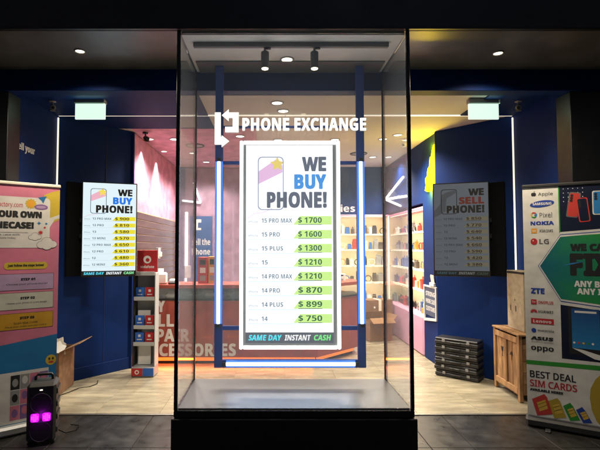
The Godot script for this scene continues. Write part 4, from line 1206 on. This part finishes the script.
func floor_things() -> void:
	var kraft := []
	for i in 2:
		var m := mat("cardboard %d" % i, 0.30 - 0.06 * i, 0.155 - 0.03 * i, 0.065, 0.85)
		grain(m, noise_tex(70 + i, 0.03, 0.75, 1.0), Vector3(1.5, 1.5, 1.5))
		kraft.append(m)
	# two boxes inside the shop, one open
	var b := thing("cardboard_box", "open brown cardboard box on the shop floor by the pink shelf base", "cardboard box", Vector3(1.60, 0.006, -7.60), 0.25)
	carton(b, 0.40, 0.30, 0.32, kraft[0], true)
	solo_box("brown cardboard box on its side stacked behind the open box by the shelves", Vector3(1.70, 0.006, -7.98), 0.15, 0.46, 0.62, 0.30, kraft[1])
	# carton beside the blue wall, behind the pink banner
	var c := thing("cardboard_box", "open cardboard box with packing paper behind the pink banner", "cardboard box", Vector3(-2.475, 0.006, -4.93), 0.06)
	carton(c, 0.20, 0.44, 0.42, kraft[1], false)
	part(c, "flap", B(0.22, 0.006, 0.40, 0.001), kraft[0], Vector3(0.195, 0.485, 0), Vector3(0, 0, 0.42))
	part(c, "paper", prism(star(0.0, 0.0, 0.10, 0.72, 7, 0.3), 0.03), M["white print"], Vector3(0.02, 0.44, 0.08), Vector3(-0.5, 0.6, 0.2))
	part(c, "paper", prism(star(0.0, 0.0, 0.09, 0.66, 6, 0.8), 0.03), M["cream print"], Vector3(-0.02, 0.47, -0.06), Vector3(-0.3, 0.2, -0.3))
	solo("power_cord", "thin black cord on the cream floor beside the cardboard box", "cord", tube([Vector3(-2.36, 0.010, -4.72), Vector3(-2.30, 0.010, -4.85), Vector3(-2.26, 0.010, -4.98), Vector3(-2.16, 0.010, -5.03), Vector3(-2.12, 0.010, -5.14), Vector3(-2.16, 0.010, -5.26)], 0.004, 6), M["mount black"])
	# party speaker
	var s := thing("party_speaker", "black tower speaker with two purple lights in front of the pink banner", "speaker", Vector3(-1.99, 0.006, -3.67), 0.30)
	part(s, "cabinet", B(0.21, 0.455, 0.20, 0.022), M["satin black"], Vector3(0, 0.245, 0))
	part(s, "grille", B(0.18, 0.42, 0.012, 0.005), M["black plastic"], Vector3(0, 0.245, 0.102))
	for x in [-0.042, 0.042]:
		var sl := part(s, "speaker_light", prism(rounded(-0.030, -0.033, 0.030, 0.033, 0.014), 0.002), glow("led violet dim", 0.75, 0.02, 0.85, 0.5), Vector3(x, 0.215, 0.1082))
		for i in 4:
			for j in 4:
				if (i % 3 != 0) or (j % 3 != 0):
					part(sl, "led_dot", B(0.0105, 0.0115, 0.003, 0.002), M["led purple"], Vector3(-0.0195 + 0.013 * i, -0.0215 + 0.0143 * j, 0.003))
		part(s, "driver_ring", tube(range(24).map(func(i): return Vector3(0.075 * cos(TAU * i / 24), 0.075 * sin(TAU * i / 24), 0)), 0.003, 6, true), M["satin black"], Vector3(0, 0.215 + x * 2.6, 0.109))
		part(s, "foot", B(0.03, 0.02, 0.16, 0.004), M["black plastic"], Vector3(x * 2.0, 0.010, 0))
	omni(s, Vector3(0, 0.215, 0.16), Color(0.85, 0.1, 1.0), 0.010, 0.03)
	part(s, "power_light", B(0.02, 0.006, 0.004, 0.001), M["lamp warm"], Vector3(0.0, 0.425, 0.1095))
	part(s, "handle", tube([Vector3(-0.065, 0.462, -0.02), Vector3(-0.062, 0.50, -0.02), Vector3(-0.05, 0.515, -0.02), Vector3(0.05, 0.515, -0.02), Vector3(0.062, 0.50, -0.02), Vector3(0.065, 0.462, -0.02)], 0.012), M["black plastic"])
	for y in [0.10, 0.20, 0.30, 0.40]:
		part(s, "side_rib", B(0.014, 0.05, 0.15, 0.006), M["black plastic"], Vector3(0.108, y, 0))
	solo("power_cord", "black speaker cable looping on the dark tiles beside the speaker", "cord", tube([Vector3(-1.91, 0.05, -3.76), Vector3(-1.86, 0.012, -3.79), Vector3(-1.80, 0.010, -3.85), Vector3(-1.82, 0.010, -3.95), Vector3(-1.90, 0.010, -3.97)], 0.004, 6), M["mount black"])
	# flat black cases in a stack
	for i in 6:
		var f := thing("flat_case", "flat black equipment case, %s of the stack against the blue wall" % ["bottom one", "second from the bottom", "third from the bottom", "third from the top", "second from the top", "topmost"][i], "case", Vector3(2.075 + rng.randf_range(-0.008, 0.008), 0.006 + 0.0755 * i, -5.43), deg_to_rad(-41.0) + rng.randf_range(-0.05, 0.03), "stacked flat black cases")
		part(f, "lower_shell", B(0.50, 0.044, 0.23, 0.008), M["satin black"], Vector3(0, 0.022, 0))
		part(f, "upper_shell", B(0.49, 0.028, 0.22, 0.008), M["black plastic"], Vector3(0, 0.060, 0))
		for x in [-0.14, 0.14]:
			part(f, "latch", B(0.035, 0.03, 0.008, 0.002), M["grey plastic"], Vector3(x, 0.044, 0.118))
		part(f, "handle", B(0.12, 0.016, 0.016, 0.004), M["black plastic"], Vector3(0, 0.032, 0.122))
	# wooden crate on legs
	var pine := []
	for i in 3:
		var m := mat("crate pine %d" % i, 0.52 - 0.06 * i, 0.29 - 0.04 * i, 0.125 - 0.018 * i, 0.7)
		grain(m, noise_tex(80 + i, 0.015, 0.62, 1.0), Vector3(4.0, 0.8, 4.0))
		pine.append(m)
	var k := thing("wooden_crate", "pine wooden crate with black handling marks standing on short legs", "crate", Vector3(2.455, 0.006, -4.80), deg_to_rad(-2.0))
	for x in [-0.125, 0.125]:
		for z in [-0.255, 0.255]:
			part(k, "leg", B(0.035, 0.65, 0.045, 0.003), pine[1], Vector3(x, 0.325, z))
	for i in 4:
		part(k, "side_plank", B(0.016, 0.56, 0.112, 0.003), pine[i % 3], Vector3(-0.118, 0.33, -0.1755 + i * 0.117))
		part(k, "side_plank", B(0.016, 0.56, 0.112, 0.003), pine[(i + 1) % 3], Vector3(0.118, 0.33, -0.1755 + i * 0.117))
	for z in [-0.258, 0.258]:
		for i in 5:
			part(k, "end_plank", B(0.21, 0.108, 0.016, 0.003), pine[(i + 2) % 3], Vector3(0, 0.115 + i * 0.112, z - 0.01 * signf(z)))
	for y in [0.10, 0.60]:
		part(k, "batten", B(0.018, 0.06, 0.464, 0.003), pine[0], Vector3(-0.1355, y, 0))
	part(k, "batten", B(0.018, 0.435, 0.035, 0.003), pine[2], Vector3(-0.1355, 0.35, 0))
	for i in 3:
		part(k, "lid_plank", B(0.098, 0.018, 0.58, 0.003), pine[i % 3], Vector3(-0.101 + i * 0.101, 0.6595, 0))
	var mk := part(k, "handling_mark", B(0.001, 0.004, 0.004), M["black print"], Vector3(-0.1268, 0.40, 0))
	mk.rotation.y = -PI / 2
	shape(mk, "mark", pts([-0.13, 0.07, -0.08, 0.07, -0.085, 0.03, -0.10, 0.015, -0.10, -0.02, -0.085, -0.03, -0.125, -0.03, -0.11, -0.02, -0.11, 0.015, -0.125, 0.03]), 0.0, M["black print"])
	shape(mk, "mark", pts([0.06, 0.02, 0.075, 0.05, 0.095, 0.065, 0.115, 0.05, 0.13, 0.02, 0.10, 0.025, 0.10, -0.03, 0.09, -0.03, 0.09, 0.025]), 0.0, M["black print"])
	# tall pale carton on the crate
	var tc := thing("cardboard_box", "tall cream carton with black print standing on the wooden crate", "cardboard box", Vector3(2.50, 0.675, -4.80), deg_to_rad(-2.0))
	var pale := mat("pale carton", 0.50, 0.42, 0.28, 0.8)
	grain(pale, noise_tex(90, 0.03, 0.82, 1.0), Vector3(1.4, 1.4, 1.4))
	part(tc, "carton", B(0.15, 0.62, 0.34, 0.004), pale, Vector3(0, 0.31, 0))
	part(tc, "strap", B(0.156, 0.022, 0.346, 0.002), M["satin black"], Vector3(0, 0.60, 0))
	var pf := part(tc, "print", B(0.001, 0.01, 0.01), M["black print"], Vector3(-0.0765, 0.31, 0))
	pf.rotation.y = -PI / 2
	for e in [["TV", 0.14, 0.08, -0.14, 0.02], ["FRAGILE", 0.06, 0.05, -0.14, 0.14], ["THIS WAY UP", -0.01, 0.03, -0.14, 0.12], ["| |", -0.12, 0.06, -0.10, 0.02]]:
		if e[0] == "| |":
			txt(pf, "lettering", e[0], e[3], e[1], e[4], e[1] + e[2], 0.001, M["black print"], "bold")

func carton(t: Node3D, w: float, h: float, d: float, m: Material, flaps: bool) -> void:
	part(t, "bottom", B(w - 0.012, 0.006, d - 0.012), m, Vector3(0, 0.003, 0))
	for s in [-1, 1]:
		part(t, "side", B(0.006, h, d, 0.001), m, Vector3(s * (w / 2 - 0.003), h / 2, 0))
		part(t, "side", B(w - 0.013, h, 0.006, 0.001), m, Vector3(0, h / 2, s * (d / 2 - 0.003)))
	if flaps:
		part(t, "flap", B(w, 0.005, d * 0.45, 0.001), m, Vector3(0, h + 0.04, d / 2 + 0.07), Vector3(0.5, 0, 0))
		part(t, "flap", B(w, 0.005, d * 0.45, 0.001), m, Vector3(0, h + 0.07, -d / 2 - 0.02), Vector3(-1.3, 0, 0))
		part(t, "flap", B(w * 0.4, 0.005, d, 0.001), m, Vector3(w / 2 + 0.05, h + 0.05, 0), Vector3(0, 0, 0.8))

func solo_box(label: String, at: Vector3, turn: float, w: float, h: float, d: float, m: Material) -> void:
	var t := thing("cardboard_box", label, "cardboard box", at, turn)
	part(t, "carton", B(w, h, d, 0.004), m, Vector3(0, h / 2, 0))
	part(t, "tape", B(0.05, h + 0.002, d + 0.002), M["cream print"], Vector3(0, h / 2, 0))
	for x in [-0.10, 0.10]:
		part(t, "label_print", B(0.03, 0.03, 0.002), M["white print"], Vector3(x, h * 0.8, d / 2 + 0.001))

func small_things() -> void:
	# narrow leaflet and card stand at the mouth of the shop
	var t := thing("card_stand", "narrow grey floor stand with red header beside the blue wall", "display stand", Vector3(-1.69, 0.006, -5.52))
	var g := mat("stand grey", 0.42, 0.43, 0.43, 0.5)
	part(t, "base", B(0.27, 0.11, 0.22, 0.005), M["grey metal"], Vector3(0, 0.055, 0))
	part(t, "base_panel", B(0.13, 0.09, 0.004, 0.001), M["red print"], Vector3(-0.066, 0.055, 0.112))
	part(t, "base_panel", B(0.126, 0.09, 0.004, 0.001), M["blue print"], Vector3(0.066, 0.055, 0.112))
	part(t, "emblem", ring_mesh(oval(-0.066, 0.055, 0.026, 0.026), oval(-0.066, 0.055, 0.014, 0.014), 0.001), M["white print"], Vector3(0, 0, 0.1142))
	part(t, "back_panel", B(0.25, 1.12, 0.012, 0.003), g, Vector3(0, 0.67, -0.09))
	for s in [-1, 1]:
		part(t, "side_panel", B(0.012, 1.12, 0.17, 0.003), M["satin black"] if s < 0 else g, Vector3(s * 0.13, 0.67, -0.01))
	for y in [0.36, 0.56, 0.90, 1.20]:
		part(t, "tray", B(0.246, 0.012, 0.16, 0.003), g, Vector3(0, y, -0.005))
		part(t, "tray_lip", B(0.246, 0.045, 0.006, 0.002), g, Vector3(0, y + 0.02, 0.077))
	var hd := part(t, "header_sign", B(0.25, 0.27, 0.012, 0.003), M["red print"], Vector3(0, 1.365, -0.05))
	part(hd, "emblem", ring_mesh(oval(0, 0.02, 0.048, 0.048), oval(0.004, 0.015, 0.024, 0.024), 0.001), M["white print"], Vector3(0, 0, 0.0065))
	txt(hd, "lettering", "vodafone", -0.085, -0.085, 0.085, -0.05, 0.0075, M["white print"], "bold")
	part(hd, "header_post", B(0.02, 0.14, 0.01, 0.002), g, Vector3(0, -0.09, -0.012))
	var n := 0
	for y in [0.3665, 0.5665, 0.9065]:
		for k in 2:
			var p := thing("card_pack", "%s card pack in the %s tray of the grey stand" % [["blue", "red"][k], ["lowest", "middle", "upper"][n]], "card pack", Vector3(-1.69 + (-0.06 if k == 0 else 0.058), 0.006 + y, -5.49))
			part(p, "carton", B(0.105, 0.145, 0.03, 0.002), M["blue print"] if k == 0 else M["red print"], Vector3(0, 0.0725, 0))
			part(p, "print", B(0.06, 0.012, 0.001), M["white print"], Vector3(0, 0.06, 0.0158))
			part(p, "print", B(0.03, 0.03, 0.001), M["white print"], Vector3(0, 0.105, 0.0158))
		n += 1
	for k in [[0.5665, -0.03, 0.20], [0.1165, -0.02, 0.22], [0.3665, 0.02, 0.17]]:
		var l := thing("leaflet_pile", "white leaflets leaning in the grey stand, %s" % ["behind the middle packs", "in its foot", "behind the lowest packs"][[0.5665, 0.1165, 0.3665].find(k[0])], "leaflets", Vector3(-1.69 + k[1], 0.006 + k[0], -5.555))
		for i in 3:
			part(l, "leaflet", B(0.15, k[2], 0.002), M["white print"], Vector3(0.004 * i, k[2] / 2, 0.007 * i), Vector3(-0.06, 0, 0))
